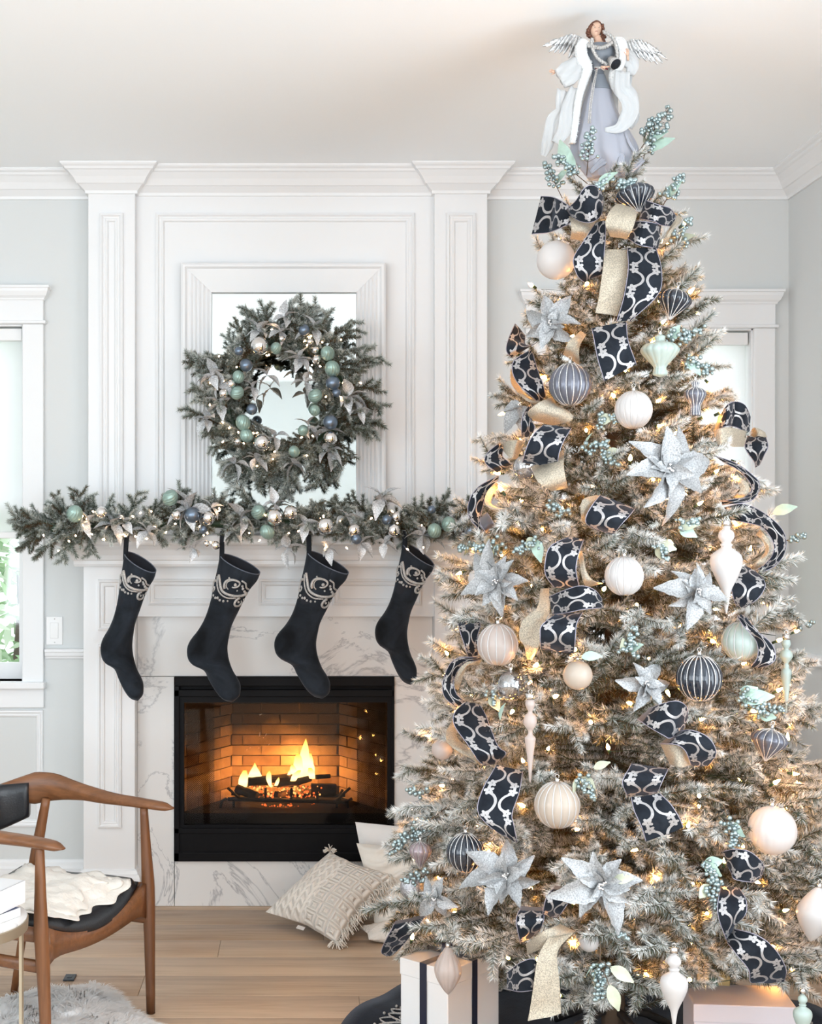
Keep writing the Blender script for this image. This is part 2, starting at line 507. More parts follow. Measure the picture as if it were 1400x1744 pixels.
def brick_mat():
    t = NT('fire_brick'); t.set(Roughness=0.9)
    oi = t.node('ShaderNodeObjectInfo'); v = t.coord('Object')
    f = t.noise(v, 30, 5, 0.6)
    k = E(t, f) * 0.6 + E(t, oi.outputs['Random']) * 0.4
    col = t.ramp(k.s, [(0.25, (0.20, 0.12, 0.07)), (0.7, (0.48, 0.34, 0.20))])
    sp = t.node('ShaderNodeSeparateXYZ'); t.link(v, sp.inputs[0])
    so = E(t, sp.outputs[2]) * 1.25 + E(t, t.noise(v, 7, 4)) * 0.3          # bricks darken up the firebox
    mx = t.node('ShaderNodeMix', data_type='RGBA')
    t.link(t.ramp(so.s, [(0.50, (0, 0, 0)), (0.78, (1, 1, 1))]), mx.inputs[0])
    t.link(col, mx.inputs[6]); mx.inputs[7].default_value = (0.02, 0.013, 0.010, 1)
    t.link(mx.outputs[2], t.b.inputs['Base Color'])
    t.bump(f, 0.5, 0.004)
    return t.mat
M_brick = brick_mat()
M_mortar = simple('mortar', (0.16, 0.11, 0.07), 0.95, bump=0.4, bscale=120)

def flame_mat():
    t = NT('flame'); t.b.inputs['Base Color'].default_value = (0, 0, 0, 1)
    g = t.node('ShaderNodeTexCoord'); sp = t.node('ShaderNodeSeparateXYZ'); t.link(g.outputs['Generated'], sp.inputs[0])
    col = t.ramp(sp.outputs[2], [(0.0, (1.0, 0.62, 0.22)), (0.35, (1.0, 0.72, 0.30)), (0.8, (1.0, 0.55, 0.12)), (1.0, (1.0, 0.30, 0.03))])
    em = t.node('ShaderNodeEmission'); t.link(col, em.inputs[0]); em.inputs[1].default_value = 9.0
    tr = t.node('ShaderNodeBsdfTransparent'); lw = t.node('ShaderNodeLayerWeight'); lw.inputs[0].default_value = 0.35
    n = t.noise(t.coord('Object'), 28, 3)
    k = (E(t, lw.outputs['Facing']) * 1.15 + E(t, n) * 0.5 - 0.35).mn(0.97).mx(0.05)
    mx = t.node('ShaderNodeMixShader'); t.link(k.s, mx.inputs[0])
    t.link(em.outputs[0], mx.inputs[1]); t.link(tr.outputs[0], mx.inputs[2]); t.link(mx.outputs[0], t.out.inputs[0])
    return t.mat
M_flame = flame_mat()
M_ember = simple('glowing_ember', (0.05, 0.01, 0.0), 0.9, emit=(1.0, 0.16, 0.03), estr=3.5)
M_emberhot = simple('hot_ember', (0.1, 0.02, 0.0), 0.9, emit=(1.0, 0.42, 0.12), estr=5.0)
M_spark = simple('spark', (0.1, 0.05, 0.0), 0.9, emit=(1.0, 0.75, 0.55), estr=1.2)
M_bulb = simple('warm_bulb', (1.0, 0.8, 0.5), 0.4, emit=(1.0, 0.42, 0.09), estr=230.0)
M_bulb_small = simple('soft_bulb', (1.0, 0.8, 0.6), 0.4, emit=(1.0, 0.62, 0.35), estr=22.0)

def pillow_mat(name, col, kind):
    t = NT(name); t.set(Base_Color=(*col, 1), Roughness=0.95, Sheen_Weight=0.2)
    tc = t.node('ShaderNodeTexCoord'); sp = t.node('ShaderNodeSeparateXYZ'); t.link(tc.outputs['UV'], sp.inputs[0])
    u = E(t, sp.outputs[0]); v = E(t, sp.outputs[1])
    if kind == 'woven':
        # v > 0.42: concentric diamonds between bands of cord; else chevron ribs
        fu = ((u * 6).fr() - 0.5).abs(); fv = ((v * 7).fr() - 0.5).abs()
        dia = (fu.mx(fv) * 22).op('SINE')
        chev = ((v * 60 + ((u * 9).fr() - 0.5).abs() * 7)).op('SINE') * ((u * 9 + 0.25).fr() - 0.5).abs().gt(0.12)
        sel = u.gt(0.52)
        h = dia * sel + chev * (sel * -1 + 1)
        t.bump(h.s, 0.7, 0.006)
        k = h * 0.5 + 0.5
        t.link(t.ramp(k.s, [(0.0, tuple(c * 0.86 for c in col)), (0.7, col)]), t.b.inputs['Base Color'])
    return t.mat
M_woven = pillow_mat('woven_cushion', (0.80, 0.75, 0.68), 'woven')

# ------------------------------------------------------------------ room shell
DW, DB, DP = 5.70, 5.64, 5.60          # wall, chimney breast, pilaster faces
CEIL = 3.045
XL, XR, YR = -3.5, 2.04, -2.5
def X(px, d): return (px - VX) * d / F
def Z(py, d): return CH - (py - VY) * d / F

def slab_wall(name, axis, a0, a1, t0, t1, z0, z1, holes, label, mat=None):
    """a wall with rectangular openings, built as one mesh of blocks"""
    mb = MB(); xs = sorted({a0, a1} | {h[0] for h in holes} | {h[1] for h in holes})
    zs = sorted({z0, z1} | {h[2] for h in holes} | {h[3] for h in holes})
    for i in range(len(xs) - 1):
        for j in range(len(zs) - 1):
            cx, cz = (xs[i] + xs[i + 1]) / 2, (zs[j] + zs[j + 1]) / 2
            if any(h[0] < cx < h[1] and h[2] < cz < h[3] for h in holes): continue
            if axis == 'x': mb.box(xs[i], xs[i + 1], t0, t1, zs[j], zs[j + 1])
            else: mb.box(t0, t1, xs[i], xs[i + 1], zs[j], zs[j + 1])
    o = mb.build(name, mat or M_wall, smooth=False)
    return tag(o, label, kind='structure')

WL = (-2.06, X(40, DW), Z(1160, DW), Z(553, DW))
WR = (X(930, DW), X(1282, DW), Z(1160, DW), Z(560, DW))
FB = (-0.54, 0.36, 0.12, 0.96)
slab_wall('wall_back', 'x', XL - 0.15, XR + 0.15, DW, DW + 0.15, -0.03, CEIL + 0.12, [WL, WR, FB], 'pale grey back wall behind the fireplace and the tree')
slab_wall('wall_right', 'y', YR - .15, DW, XR, XR + 0.15, -0.03, CEIL + 0.12, [(0.5, 2.7, 0.65, 2.55)], 'pale grey right-hand wall meeting the back wall in the corner')
slab_wall('wall_left', 'y', YR - .15, DW, XL - 0.15, XL, -0.03, CEIL + 0.12, [(-0.7, 1.5, 0.65, 2.55)], 'pale grey left wall of the room')  # opening added for the left fill lamp
slab_wall('wall_rear', 'x', XL - 0.15, XR + 0.15, YR - 0.15, YR, -0.03, CEIL + 0.12, [(-3.05, -1.15, 0.55, 2.65), (0.75, 1.85, .55, 2.65)], 'pale grey wall with two windows opposite the fireplace')
tag(MB().box(XL - .15, XR + .15, YR - .15, DW, CEIL, CEIL + 0.12).build('ceiling', M_ceil, smooth=False), 'smooth white ceiling', kind='structure')

# floor of separate planks, running along the wall
floor = tag(MB().box(XL - .15, XR + .15, YR - .15, DW + .15, -0.05, -0.016).build('floor', M_soot, smooth=False), 'light oak plank floor', kind='structure')
ORG[floor.name] = Vector()
rowh = 0.2024; y1 = 4.467 + 7 * rowh; r = 0
while y1 > YR + 0.2:
    y0 = y1 - rowh
    x = XL + 0.02 - R.uniform(0, 1.5) - (r % 2) * 0.3
    joints = []
    if abs(y1 - 4.467) < 0.01:            # the joint seen in front of the tree skirt
        x = X(613, 4.37) - 2 * 1.9
    while x < XR:
        L = R.choice((1.5, 1.9, 2.3))
        if abs(y1 - 4.467) < 0.01: L = 1.9
        xa_, xb_ = max(x, XL - 0.02), min(x + L, XR + 0.02)
        if xb_ - xa_ > 0.03 and min(y1, DW + .02) - y0 > .01:
            mb = MB(); mb.box(xa_ + 0.0006, xb_ - 0.0006, y0 + 0.0006, min(y1, DW + .02) - 0.0006, -0.016, 0.0, bev=0.0012)
            mb.build('plank', M_floor, floor)
        x += L
    y1 = y0; r += 1

def sweep(path, prof, name, mat, parent=None, label=None, kind='structure', closed=False):
    """profile (out, z) swept along a plan path; the room is on the right of travel"""
    p = [Vector((a, b)) for a, b in path]; n = len(p); rows = []
    for i in range(n):
        if closed: d0 = (p[i] - p[i - 1]).normalized(); d1 = (p[(i + 1) % n] - p[i]).normalized()
        else:
            d0 = (p[i] - p[max(i - 1, 0)]); d1 = (p[min(i + 1, n - 1)] - p[i])
            if d0.length == 0: d0 = d1
            if d1.length == 0: d1 = d0
            d0 = d0.normalized(); d1 = d1.normalized()
        n0 = Vector((d0.y, -d0.x)); n1 = Vector((d1.y, -d1.x))
        m = n0 + n1; m = m / max(1e-6, m.dot(n0))
        rows.append([(p[i].x + m.x * o, p[i].y + m.y * o, z) for o, z in prof])
    mb = MB(); mb.rings(rows, closed=True, cap=not closed, loop=closed)
    o = mb.build(name, mat, parent, smooth=False)
    if label: tag(o, label, kind=kind)
    return o

xa, xb, xc, xd = X(150, DP), X(230, DP), X(740, DP), X(830, DP)
crown = [(0.0, 0.112), (0.010, 0.112), (0.012, 0.100), (0.026, 0.086), (0.034, 0.078), (0.040, 0.076), (0.055, 0.052), (0.074, 0.030), (0.082, 0.026), (0.086, 0.018), (0.096, 0.012), (0.100, 0.006), (0.100, 0.0), (0.0, 0.0)]
cprof = [(o, CEIL - d + 0.001) for o, d in crown]
sweep([(XL, DW), (xa, DW), (xa, DP), (xb, DP), (xb, DB), (xc, DB), (xc, DP), (xd, DP), (xd, DW), (XR, DW), (XR, YR)], cprof, 'trim_1', M_trim, None, 'white crown moulding stepping round the pilasters under the ceiling')

# chimney breast with two pilasters
breast = slab_wall('wall_chimney', 'x', xa, xd, DB, DW, 0.0, CEIL, [FB], 'white panelled chimney breast above the mantel', M_trim)
ORG[breast.name] = Vector()
PM = [(0.0, 0.0), (0.002, 0.013), (0.011, 0.016), (0.017, 0.009), (0.022, 0.008), (0.026, 0.011), (0.033, 0.009), (0.038, 0.001), (0.038, 0.0)]
def panel_mold(x0, x1, z0, z1, y, parent, name='panel_moulding', s=1.0, mat=None):
    rows = []
    for w, h in PM:
        w *= s; h *= s
        rows.append([(x0 + w, y - h, z0 + w), (x1 - w, y - h, z0 + w), (x1 - w, y - h, z1 - w), (x0 + w, y - h, z1 - w)])
    mb = MB(); mb.rings(rows, True, False)
    return mb.build(name, mat or M_trim, parent, smooth=False)
for a, b, nm in ((xa, xb, 0), (xc, xd, 1)):
    pl = MB().box(a, b, DP, DB, 0.0, CEIL, bev=0.003).build('pilaster', M_trim, breast, smooth=False)
    panel_mold(a + 0.048, b - 0.048, 1.56, Z(363, DP), DP, pl)
panel_mold(X(265, DB), X(706, DB), 1.56, Z(363, DB), DB, breast)

# ---- windows
def casing_window(n, W, d, sillx, label, shade_py):
    x0, x1, z0, z1 = W
    cw = 0.088
    w = empty('window_%d' % n, ((x0 + x1) / 2, d, z0), label, kind='structure')
    yf = d - 0.022
    for a, b in ((x0 - cw, x0), (x1, x1 + cw)):
        MB().box(a, b, yf, d + 0.001, z0 - 0.03, z1, bev=0.003).build('casing', M_trim, w, smooth=False)
    MB().box(x0 - cw, x1 + cw, yf - 0.004, d, z1 + 0.012, z1 + 0.105, bev=0.002).build('header', M_trim, w, smooth=False)
    MB().box(x0 - cw - 0.012, x1 + cw + 0.012, yf - 0.014, d, z1, z1 + 0.014, bev=0.004).build('header_fillet', M_trim, w, smooth=False)
    hp = [(0.0, 0.0), (0.030, 0.0), (0.032, 0.008), (0.040, 0.016), (0.048, 0.034), (0.050, 0.046), (0.055, 0.048), (0.055, 0.058), (0.0, 0.058)]
    sweep([(x0 - cw + .025, d), (x0 - cw + .025, d - 0.004), (x1 + cw - .025, d - 0.004), (x1 + cw - .025, d)], [(o, z1 + 0.100 + z) for o, z in hp], 'header_cap', M_trim, w)
    MB().box(x0 - cw - 0.01, x1 + cw + 0.008, d - 0.05, d + 0.10, z0 - 0.03, z0, bev=0.006).build('sill', M_trim, w, smooth=False)
    MB().box(x0 - cw, x1 + cw, d - 0.018, d, z0 - 0.11, z0 - 0.03, bev=0.002).build('apron', M_trim, w, smooth=False)
    # jamb lining
    mb = MB()
    mb.box(x0, x0 + 0.006, d, d + 0.15, z0, z1); mb.box(x1 - 0.006, x1, d, d + 0.15, z0, z1); mb.box(x0, x1, d, d + 0.15, z1 - 0.006, z1)
    mb.build('jamb', M_trim, w, smooth=False)
    zm = (z0 + z1) / 2 - 0.02
    for k, (a, b, yy) in enumerate(((z0, zm + 0.02, d + 0.085), (zm - 0.02, z1, d + 0.115))):
        mb = MB(); s = 0.030; bt = 0.07 if k == 0 else 0.035
        mb.box(x0 + .006, x0 + .006 + s, yy, yy + 0.028, a, b); mb.box(x1 - .006 - s, x1 - .006, yy, yy + 0.028, a, b)
        mb.box(x0 + .006 + s, x1 - .006 - s, yy, yy + 0.028, a, a + bt); mb.box(x0 + .006 + s, x1 - .006 - s, yy, yy + 0.028, b - 0.035, b)
        sa = mb.build('sash', M_trim, w, smooth=False)
        MB().box(x0 + .006 + s, x1 - .006 - s, yy + 0.012, yy + 0.016, a + bt, b - 0.035).build('pane', M_pane, sa, smooth=False)
    zs = Z(shade_py, d)
    sh = empty('roller_shade', ((x0 + x1) / 2, d + 0.04, z1 - 0.02), 'white roller shade half lowered inside ' + ('the left window' if n == 1 else 'the window behind the tree'), 'shade')
    MB().box(x0 + 0.012, x1 - 0.012, d + 0.022, d + 0.07, z1 - 0.064, z1 - 0.012, bev=0.004).build('cassette', M_plate, sh, smooth=False)
    MB().box(x0 + 0.016, x1 - 0.016, d + 0.050, d + 0.052, zs, z1 - 0.06).build('fabric', M_shade, sh, smooth=False)
    MB().box(x0 + 0.014, x1 - 0.014, d + 0.045, d + 0.057, zs - 0.028, zs, bev=0.003).build('bottom_rail', M_plate, sh, smooth=False)
casing_window(1, WL, DW, 84, 'tall white cased window in the back wall left of the fireplace', 906)
casing_window(2, WR, DW, 1333, 'tall white cased window in the back wall behind the tree', 906)
def plain_frame(n, axis, a0, a1, t, z0, z1, label):
    mb = MB(); c = 0.09
    def bx(p0, p1, q0, q1):
        if axis == 'x': mb.box(p0, p1, t - 0.012, t + 0.03, q0, q1)
        else: mb.box(t - 0.03, t + 0.012, p0, p1, q0, q1)
    bx(a0 - c, a0, z0 - c, z1 + c); bx(a1, a1 + c, z0 - c, z1 + c); bx(a0, a1, z1, z1 + c); bx(a0, a1, z0 - c, z0)
    tag(mb.build('window_%d' % n, M_trim, smooth=False), label, kind='structure')
plain_frame(3, 'x', -3.05, -1.15, YR, 0.55, 2.65, 'wide white framed window opposite the fireplace')
plain_frame(6, 'x', 0.75, 1.85, YR, 0.55, 2.65, 'narrower white framed window opposite the tree')
plain_frame(4, 'y', 0.5, 2.7, XR, 0.65, 2.55, 'white framed window in the right wall')
plain_frame(5, 'y', -0.7, 1.5, XL + 0.018, 0.65, 2.55, 'white frame round the added light opening in the left wall')

# ---- rails and baseboards
rail = [(0.0, 0.0), (0.012, 0.0), (0.014, 0.008), (0.024, 0.012), (0.026, 0.026), (0.030, 0.030), (0.030, 0.040), (0.0, 0.043)]
rz = Z(1121, DW)
sweep([(X(78, DW), DW), (xa, DW)], [(o, rz + z) for o, z in rail], 'trim_2', M_trim, None, 'white chair rail on the wall left of the fireplace')
sweep([(xd, DW), (WR[0] - 0.09, DW)], [(o, rz + z) for o, z in rail], 'trim_3', M_trim, None, 'white chair rail between the fireplace and the tree window')
sweep([(WR[1] + 0.09, DW), (XR, DW), (XR, 2.8)], [(o, rz + z) for o, z in rail], 'trim_4', M_trim, None, 'white chair rail turning the corner right of the tree')
bb = [(0.0, 0.0), (0.016, 0.0), (0.016, 0.115), (0.012, 0.125), (0.010, 0.140), (0.004, 0.150), (0.0, 0.152)]
sweep([(XL, DW), (xa, DW)], bb, 'baseboard_back', M_trim, None, 'white baseboard along the back wall left of the fireplace')
sweep([(xd, DW), (XR, DW), (XR, YR)], bb, 'baseboard_right', M_trim, None, 'white baseboard along the right wall and its corner')
t5 = panel_mold(-2.15, X(74, DW), Z(1408, DW), Z(1209, DW), DW, None, 'trim_5', 0.8)
tag(t5, 'white rectangular wainscot panel moulding under the left window', kind='structure')

# ---- light switch
sw = empty('light_switch', P(93, 1074, DW - 0.004), 'white rocker light switch on the grey wall left of the fireplace', 'switch')
MB().box(X(79, DW), X(107, DW), DW - 0.007, DW, Z(1098, DW), Z(1050, DW), bev=0.003).build('wall_plate', M_plate, sw, smooth=False)
MB().box(X(86, DW), X(100, DW), DW - 0.011, DW - 0.006, Z(1087, DW), Z(1060, DW), bev=0.002).build('rocker', M_plate, sw, smooth=False)
for py in (1054, 1094):
    MB().ball(P(93, py, DW - 0.007), 0.003, 8, 4).build('screw', M_cap, sw)

# ---- the hedge outside the left window
hedge = empty('garden_hedge', (-1.9, 7.6, -0.2), 'bright leafy green hedge outside the left window', 'hedge')
mb = MB()
for i in range(5200):
    c = Vector((R.uniform(-3.6, -0.9), 7.6 + R.uniform(-0.35, 0.35), R.uniform(-0.2, 2.6)))
    d = Vector((R.gauss(0, 1), R.gauss(0, 1) - .4, R.gauss(0, 0.7))).normalized(); s = d.orthogonal().normalized()
    L = R.uniform(0.05, 0.10); w = L * 0.32
    n = d.cross(s) * L * 0.1
    mb.add([c - d * L, c + s * w + n, c + d * L, c - s * w + n, c], [(0, 1, 4), (1, 2, 4), (2, 3, 4), (3, 0, 4)], 0 if R.random() < 0.6 else 1)
g1 = simple('hedge_leaf', (0.42, 0.62, 0.36), 0.5); g2 = simple('hedge_leaf_pale', (0.72, 0.82, 0.66), 0.5)
tag(mb.build('leaves', [g1, g2], hedge, smooth=False), kind='stuff')
mb = MB()
for i in range(14):
    x0 = -3.5 + i * 0.2
    mb.tube([(x0, 7.6, -0.2), (x0 + R.uniform(-.1, .1), 7.6, 1.1), (x0 + R.uniform(-.2, .2), 7.65, 2.4)], [0.03, 0.02, 0.008], 6)
mb.build('stems', M_bark, hedge)
tag(MB().box(-6, 5, DW + .2, 12, -0.3, -0.2).build('ground', simple('garden_ground', (0.35, 0.42, 0.25), 0.9), smooth=False), 'garden ground beyond the windows', kind='structure')

# ------------------------------------------------------------------ fireplace surround
DL, DF, DM = 5.46, 5.49, 5.53         # legs, frieze, marble
mant = empty('fireplace_mantel', (X(484, DL), DB, 0), 'white panelled mantelpiece with marble surround under the garland', 'mantelpiece')
lx = [(X(142, DL), X(230, DL)), (X(740, DL), X(826, DL))]
zl = Z(964, DL)
for i, (a, b) in enumerate(lx):
    lg = MB().box(a, b, DL, DB, 0.0, zl, bev=0.003).build('leg', M_trim, mant, smooth=False)
    pp = ((0.058, 0.054), (0.045, 0.05))[i]
    panel_mold(a + pp[0], b - pp[1], Z(1074, DL), Z(987, DL), DL, lg, s=0.8)
    panel_mold(a + pp[0], b - pp[1], Z(1410, DL), Z(1097, DL), DL, lg, s=0.8)
    ab, bb_ = a, b
    sweep([(a, DB), (a, DL), (b, DL), (b, DB)], [(0, 0), (0.022, 0), (0.022, 0.135), (0.018, 0.148), (0.012, 0.152), (0.008, 0.165), (0.0, 0.170)], 'plinth', M_trim, lg)
fr = MB().box(lx[0][1], lx[1][0], DF, DB, Z(1050, DF), zl).build('frieze', M_trim, mant, smooth=False)
for a, b in ((252, 402), (441, 528), (566, 717)):
    panel_mold(X(a, DF), X(b, DF), Z(1031, DF), Z(986, DF), DF, fr, s=0.75)
x0m, x1m = lx[0][0], lx[1][1]
sprof = [(0.0, zl - 0.001), (0.030, zl - 0.001), (0.034, zl + 0.008), (0.034, zl + 0.022), (0.040, zl + 0.026), (0.046, zl + 0.044), (0.062, zl + 0.066), (0.085, zl + 0.082), (0.105, zl + 0.088), (0.110, zl + 0.094), (0.110, zl + 0.122), (0.104, zl + 0.128), (0.0, zl + 0.128)]
sweep([(x0m, DB), (x0m, DL), (x1m, DL), (x1m, DB)], sprof, 'shelf', M_trim, mant)
SHELF = zl + 0.128
MB().box(x0m, x1m, DL, DB, zl, SHELF).build('shelf_core', M_trim, mant, smooth=False)
g = 0.0012
mx0, mx1 = lx[0][1], lx[1][0]
fx0, fx1, fz0, fz1 = X(297, DM), X(671, DM), Z(1466, DM), Z(1152, DM)
for a, b, c, e in ((mx0, mx1, fz1, Z(1050, DF) + .01), (mx0, fx0, 0.0, fz1), (fx1, mx1, 0.0, fz1), (fx0, fx1, 0.0, fz0)):
    MB().box(a + g, b - g, DM, DB, c + g, e - g, bev=0.001).build('marble_slab', M_marble, mant, smooth=False)

# ---- firebox insert
DI = 5.515
ins = empty('fireplace_insert', (X(484, DI), DI, fz0), 'black metal framed gas fireplace insert with a brick lined firebox', 'fireplace')
mb = MB()
zt, zb = Z(1197, DI), Z(1406, DI)
ix0, ix1 = X(313, DI), X(660, DI)
mb.box(fx0, ix0 - .018, DI, DI + .05, fz0, fz1, bev=.003); mb.box(ix1 + .018, fx1, DI, DI + .05, fz0, fz1, bev=.003)
mb.box(fx0, fx1, DI - 0.004, DI + .05, Z(1169, DI), fz1, bev=.004)
mb.box(fx0, fx1, DI, DI + .05, Z(1187, DI), Z(1175, DI), bev=.003)
mb.box(fx0, fx1, DI + .03, DI + .06, Z(1177, DI), Z(1168, DI))
mb.box(fx0, fx1, DI, DI + .05, fz0, Z(1452, DI), bev=.003)
mb.box(fx0, fx1, DI + .008, DI + .05, Z(1454, DI), Z(1418, DI))
mb.box(fx0, fx1, DI, DI + .05, Z(1420, DI), Z(1411, DI), bev=.002)
mb.build('frame', M_black, ins, smooth=False)
mb = MB()
mb.box(ix0 - .019, ix0, DI + .012, DI + .04, zb - .012, zt + .025); mb.box(ix1, ix1 + .019, DI + .012, DI + .04, zb - .012, zt + .025)
mb.box(ix0, ix1, DI + .012, DI + .04, zt, zt + .025); mb.box(ix0, ix1, DI + .012, DI + .04, zb - .012, zb)
mb.build('glass_frame', M_black, ins, smooth=False)
MB().box(ix0, ix1, DI + .022, DI + .026, zb, zt).build('glass', M_fireglass, ins, smooth=False)
# firebox shell
BY = 5.90
bx0, bx1 = X(394, BY), X(580, BY)
fy0 = DI + 0.055
zf = Z(1384, DI + .05)                 # firebox floor
mb = MB()
sh = [(ix0 - .02, fy0), (bx0, BY), (bx1, BY), (ix1 + .02, fy0)]
for (a, b) in ((0, 1), (1, 2), (2, 3)):
    (ax, ay), (bx_, by) = sh[a], sh[b]
    mb.add([(ax, ay, zb - .02), (bx_, by, zb - .02), (bx_, by, zt + .06), (ax, ay, zt + .06)], [(0, 1, 2, 3)])
mb.build('mortar_back', M_mortar, ins, smooth=False)
mb = MB()
mb.box(ix0 - .03, ix1 + .03, fy0 - .005, BY + .01, zb - .05, zf - .002); mb.box(ix0 - .03, ix1 + .03, fy0 - .005, BY + .01, zt + .05, zt + .08)
mb.build('firebox_floor', M_soot, ins, smooth=False)
ch = 0.0455
def brick_run(p0, p1, off, nb):
    d = Vector((p1[0] - p0[0], p1[1] - p0[1], 0)); L = d.length; d.normalize(); nrm = Vector((d.y, -d.x, 0))
    z = zf; row = 0
    while z < zt + .05:
        bl = 0.165; x = -off * bl - (row % 2) * bl / 2
        while x < L:
            a, b = max(x, 0.001), min(x + bl, L - 0.001)
            if b - a > 0.02:
                c = Vector((p0[0], p0[1], z + ch / 2)) + d * (a + b) / 2 + nrm * (0.004 + R.uniform(-.0015, .0015))
                mb = MB(); mb.obox(c, d * ((b - a) / 2 - 0.0022), nrm * 0.006, Vector((0, 0, ch / 2 - 0.0022)))
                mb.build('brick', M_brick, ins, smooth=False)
            x += bl
        z += ch; row += 1
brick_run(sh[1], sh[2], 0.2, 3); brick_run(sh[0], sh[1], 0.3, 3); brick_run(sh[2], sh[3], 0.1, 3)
# mesh curtains gathered at both sides
for s in (-1, 1):
    mb = MB(); W = 0.115; x0 = ix0 + 0.006 if s < 0 else ix1 - 0.006 - W
    def wav(u, z): return Vector((x0 + u, DI + 0.062 + 0.010 * math.sin(u / W * 4 * PI), z))
    H0, H1 = zb + 0.035, zt + 0.02
    st = 0.0085
    nn = int((W + (H1 - H0)) / st)
    for k in range(nn):
        for sg in (1, -1):
            pts = []
            for q in range(9):
                u = W * q / 8
                z = H0 + k * st - W + (u if sg > 0 else W - u)
                if H0 <= z <= H1: pts.append(wav(u, z))
            if len(pts) > 1: mb.tube(pts, 0.0011, 3, cap=False)
    tag(mb.build('mesh_curtain', M_iron, ins), kind='stuff')

# grate, logs, embers, fire
gy = 5.72
def G(px, py, dy=0.0): return P(px, py, gy + dy)
gr = empty('fire_grate', G(485, 1384), 'black iron fire grate holding the burning logs', 'grate')
mb = MB()
mb.tube([G(388, 1361, -.05), G(590, 1366, -.05)], 0.0085, 6); mb.tube([G(394, 1352, .10), G(588, 1355, .10)], 0.007, 6)
mb.build('front_bar', M_iron, gr)
for px in (410, 452, 496, 540, 574):
    tilt = -16 if px < 430 else (16 if px > 560 else 0)
    mb = MB(); mb.tube([G(px + tilt * 1.4, 1342, -.06), G(px, 1362, -.05), G(px, 1362, .10), G(px + tilt * .6, 1345, .12)], 0.006, 5)
    mb.build('cross_bar', M_iron, gr)
for px, q in ((378, -14), (398, 0), (573, 4), (592, 6)):
    mb = MB(); mb.tube([G(px + 8, 1360, -.05), G(px, 1364, -.05), G(px + q * .3, 1384, -.05)], 0.0065, 5)
    mb.build('leg', M_iron, gr)
def log(pts, rads, label, seed):
    o = empty('fire_log', pts[0], label, 'log')
    rr = random.Random(seed); mb = MB(); n = 9
    p = smooth([tuple(q) for q in pts], 5); m = len(p)
    rs = []
    bul = [rr.uniform(0.8, 1.15) for _ in range(n)]
    t = (pts[-1] - pts[0]).normalized(); a = t.orthogonal().normalized(); b = t.cross(a)
    for i, q in enumerate(p):
        rad = np.interp(i / (m - 1), np.linspace(0, 1, len(rads)), rads)
        rs.append([Vector(q) + (a * math.cos(2 * PI * k / n) + b * math.sin(2 * PI * k / n)) * rad * bul[k] * rr.uniform(.93, 1.07) for k in range(n)])
    mb.rings(rs)
    mb.build('charred_wood', M_log, o, smooth=False)
    mb = MB()
    for e, sg in ((0, -1), (-1, 1)):
        c = sum(rs[e], Vector()) / n
        mb.add([c + t * sg * 0.001 + (v - c) * 0.8 for v in rs[e]], [tuple(range(n))])
    mb.build('cut_end', simple('charred_end', (0.05, 0.03, 0.02), 0.9), o, smooth=False)
log([G(423, 1332), G(456, 1330, .01)], [0.018, 0.019], 'short charred log lying at the left on top of the fire', 1)
log([G(472, 1337, -.01), G(505, 1332, 0), G(530, 1326, .02)], [0.011, 0.014, 0.012], 'split charred log lying slantwise in the middle of the fire', 2)
log([G(538, 1324, .02), G(562, 1322, .04)], [0.011, 0.010], 'small thin log end at the top right of the fire', 3)
log([G(530, 1344, .03), G(572, 1344, .04)], [0.030, 0.028], 'thick charred log block low at the right of the grate', 4)
log([G(404, 1344, .02), G(438, 1356, -.03)], [0.019, 0.016], 'charred log poking out low at the left of the grate', 5)
log([G(448, 1328, .06), G(520, 1322, .07)], [0.016, 0.017], 'charred log lying behind the split log', 6)
log([G(470, 1353, -.03), G(500, 1350, .05)], [0.015, 0.014], 'stubby charred log among the embers in the middle', 7)
fire = empty('fire', G(485, 1340), 'orange and yellow flames rising from the burning logs', 'fire')
def flame(pts, dy):
    """pts: (centre px, py, half width px)"""
    s = smooth([(a, b, c) for a, b, c in pts], 5); mb = MB(); rs = []
    for (a, b, c) in s:
        w = max(c, 0.25) * gy / F
        q = G(a, b, dy)
        rs.append([q + Vector((math.cos(2 * PI * k / 12) * w, math.sin(2 * PI * k / 12) * w * 0.55, 0)) for k in range(12)])
    mb.rings(rs); mb.build('flame', M_flame, fire)
flame([(520, 1322, 16), (523, 1306, 13), (519, 1288, 9), (520, 1272, 5), (521, 1258, .5)], .04)
flame([(524, 1312, 10), (527, 1298, 7), (527, 1285, 4), (530, 1283, .6)], .045)
flame([(508, 1324, 10), (508, 1305, 9), (508, 1290, 6), (507, 1284, 2)], .03)
flame([(502, 1318, 8), (499, 1308, 5), (498, 1303, 2)], .02)
flame([(499, 1330, 5), (504, 1320, 6), (510, 1312, 3)], -.02)
flame([(532, 1326, 5), (530, 1316, 6), (528, 1308, 3)], -.01)
flame([(434, 1325, 14), (434, 1315, 9), (434, 1306, 3.5), (434, 1299, .4)], .03)
flame([(461, 1340, 2), (458, 1328, 4.5), (458, 1319, 4), (459, 1313, .6)], -.03)
flame([(470, 1338, 3), (473, 1330, 3), (475, 1324, .5)], -.03)
flame([(492, 1320, 3), (493, 1315, 2.2), (494, 1311, .5)], .05)
flame([(413, 1340, 8), (415, 1325, 8), (417, 1312, 3)], .06)
mb = MB(); mh = MB()
for i in range(150):
    px, py = R.uniform(425, 548), R.uniform(1338, 1358)
    (mh if R.random() < .45 else mb).ball(G(px, py, R.uniform(-.02, .07)), R.uniform(.002, .006), 6, 4)
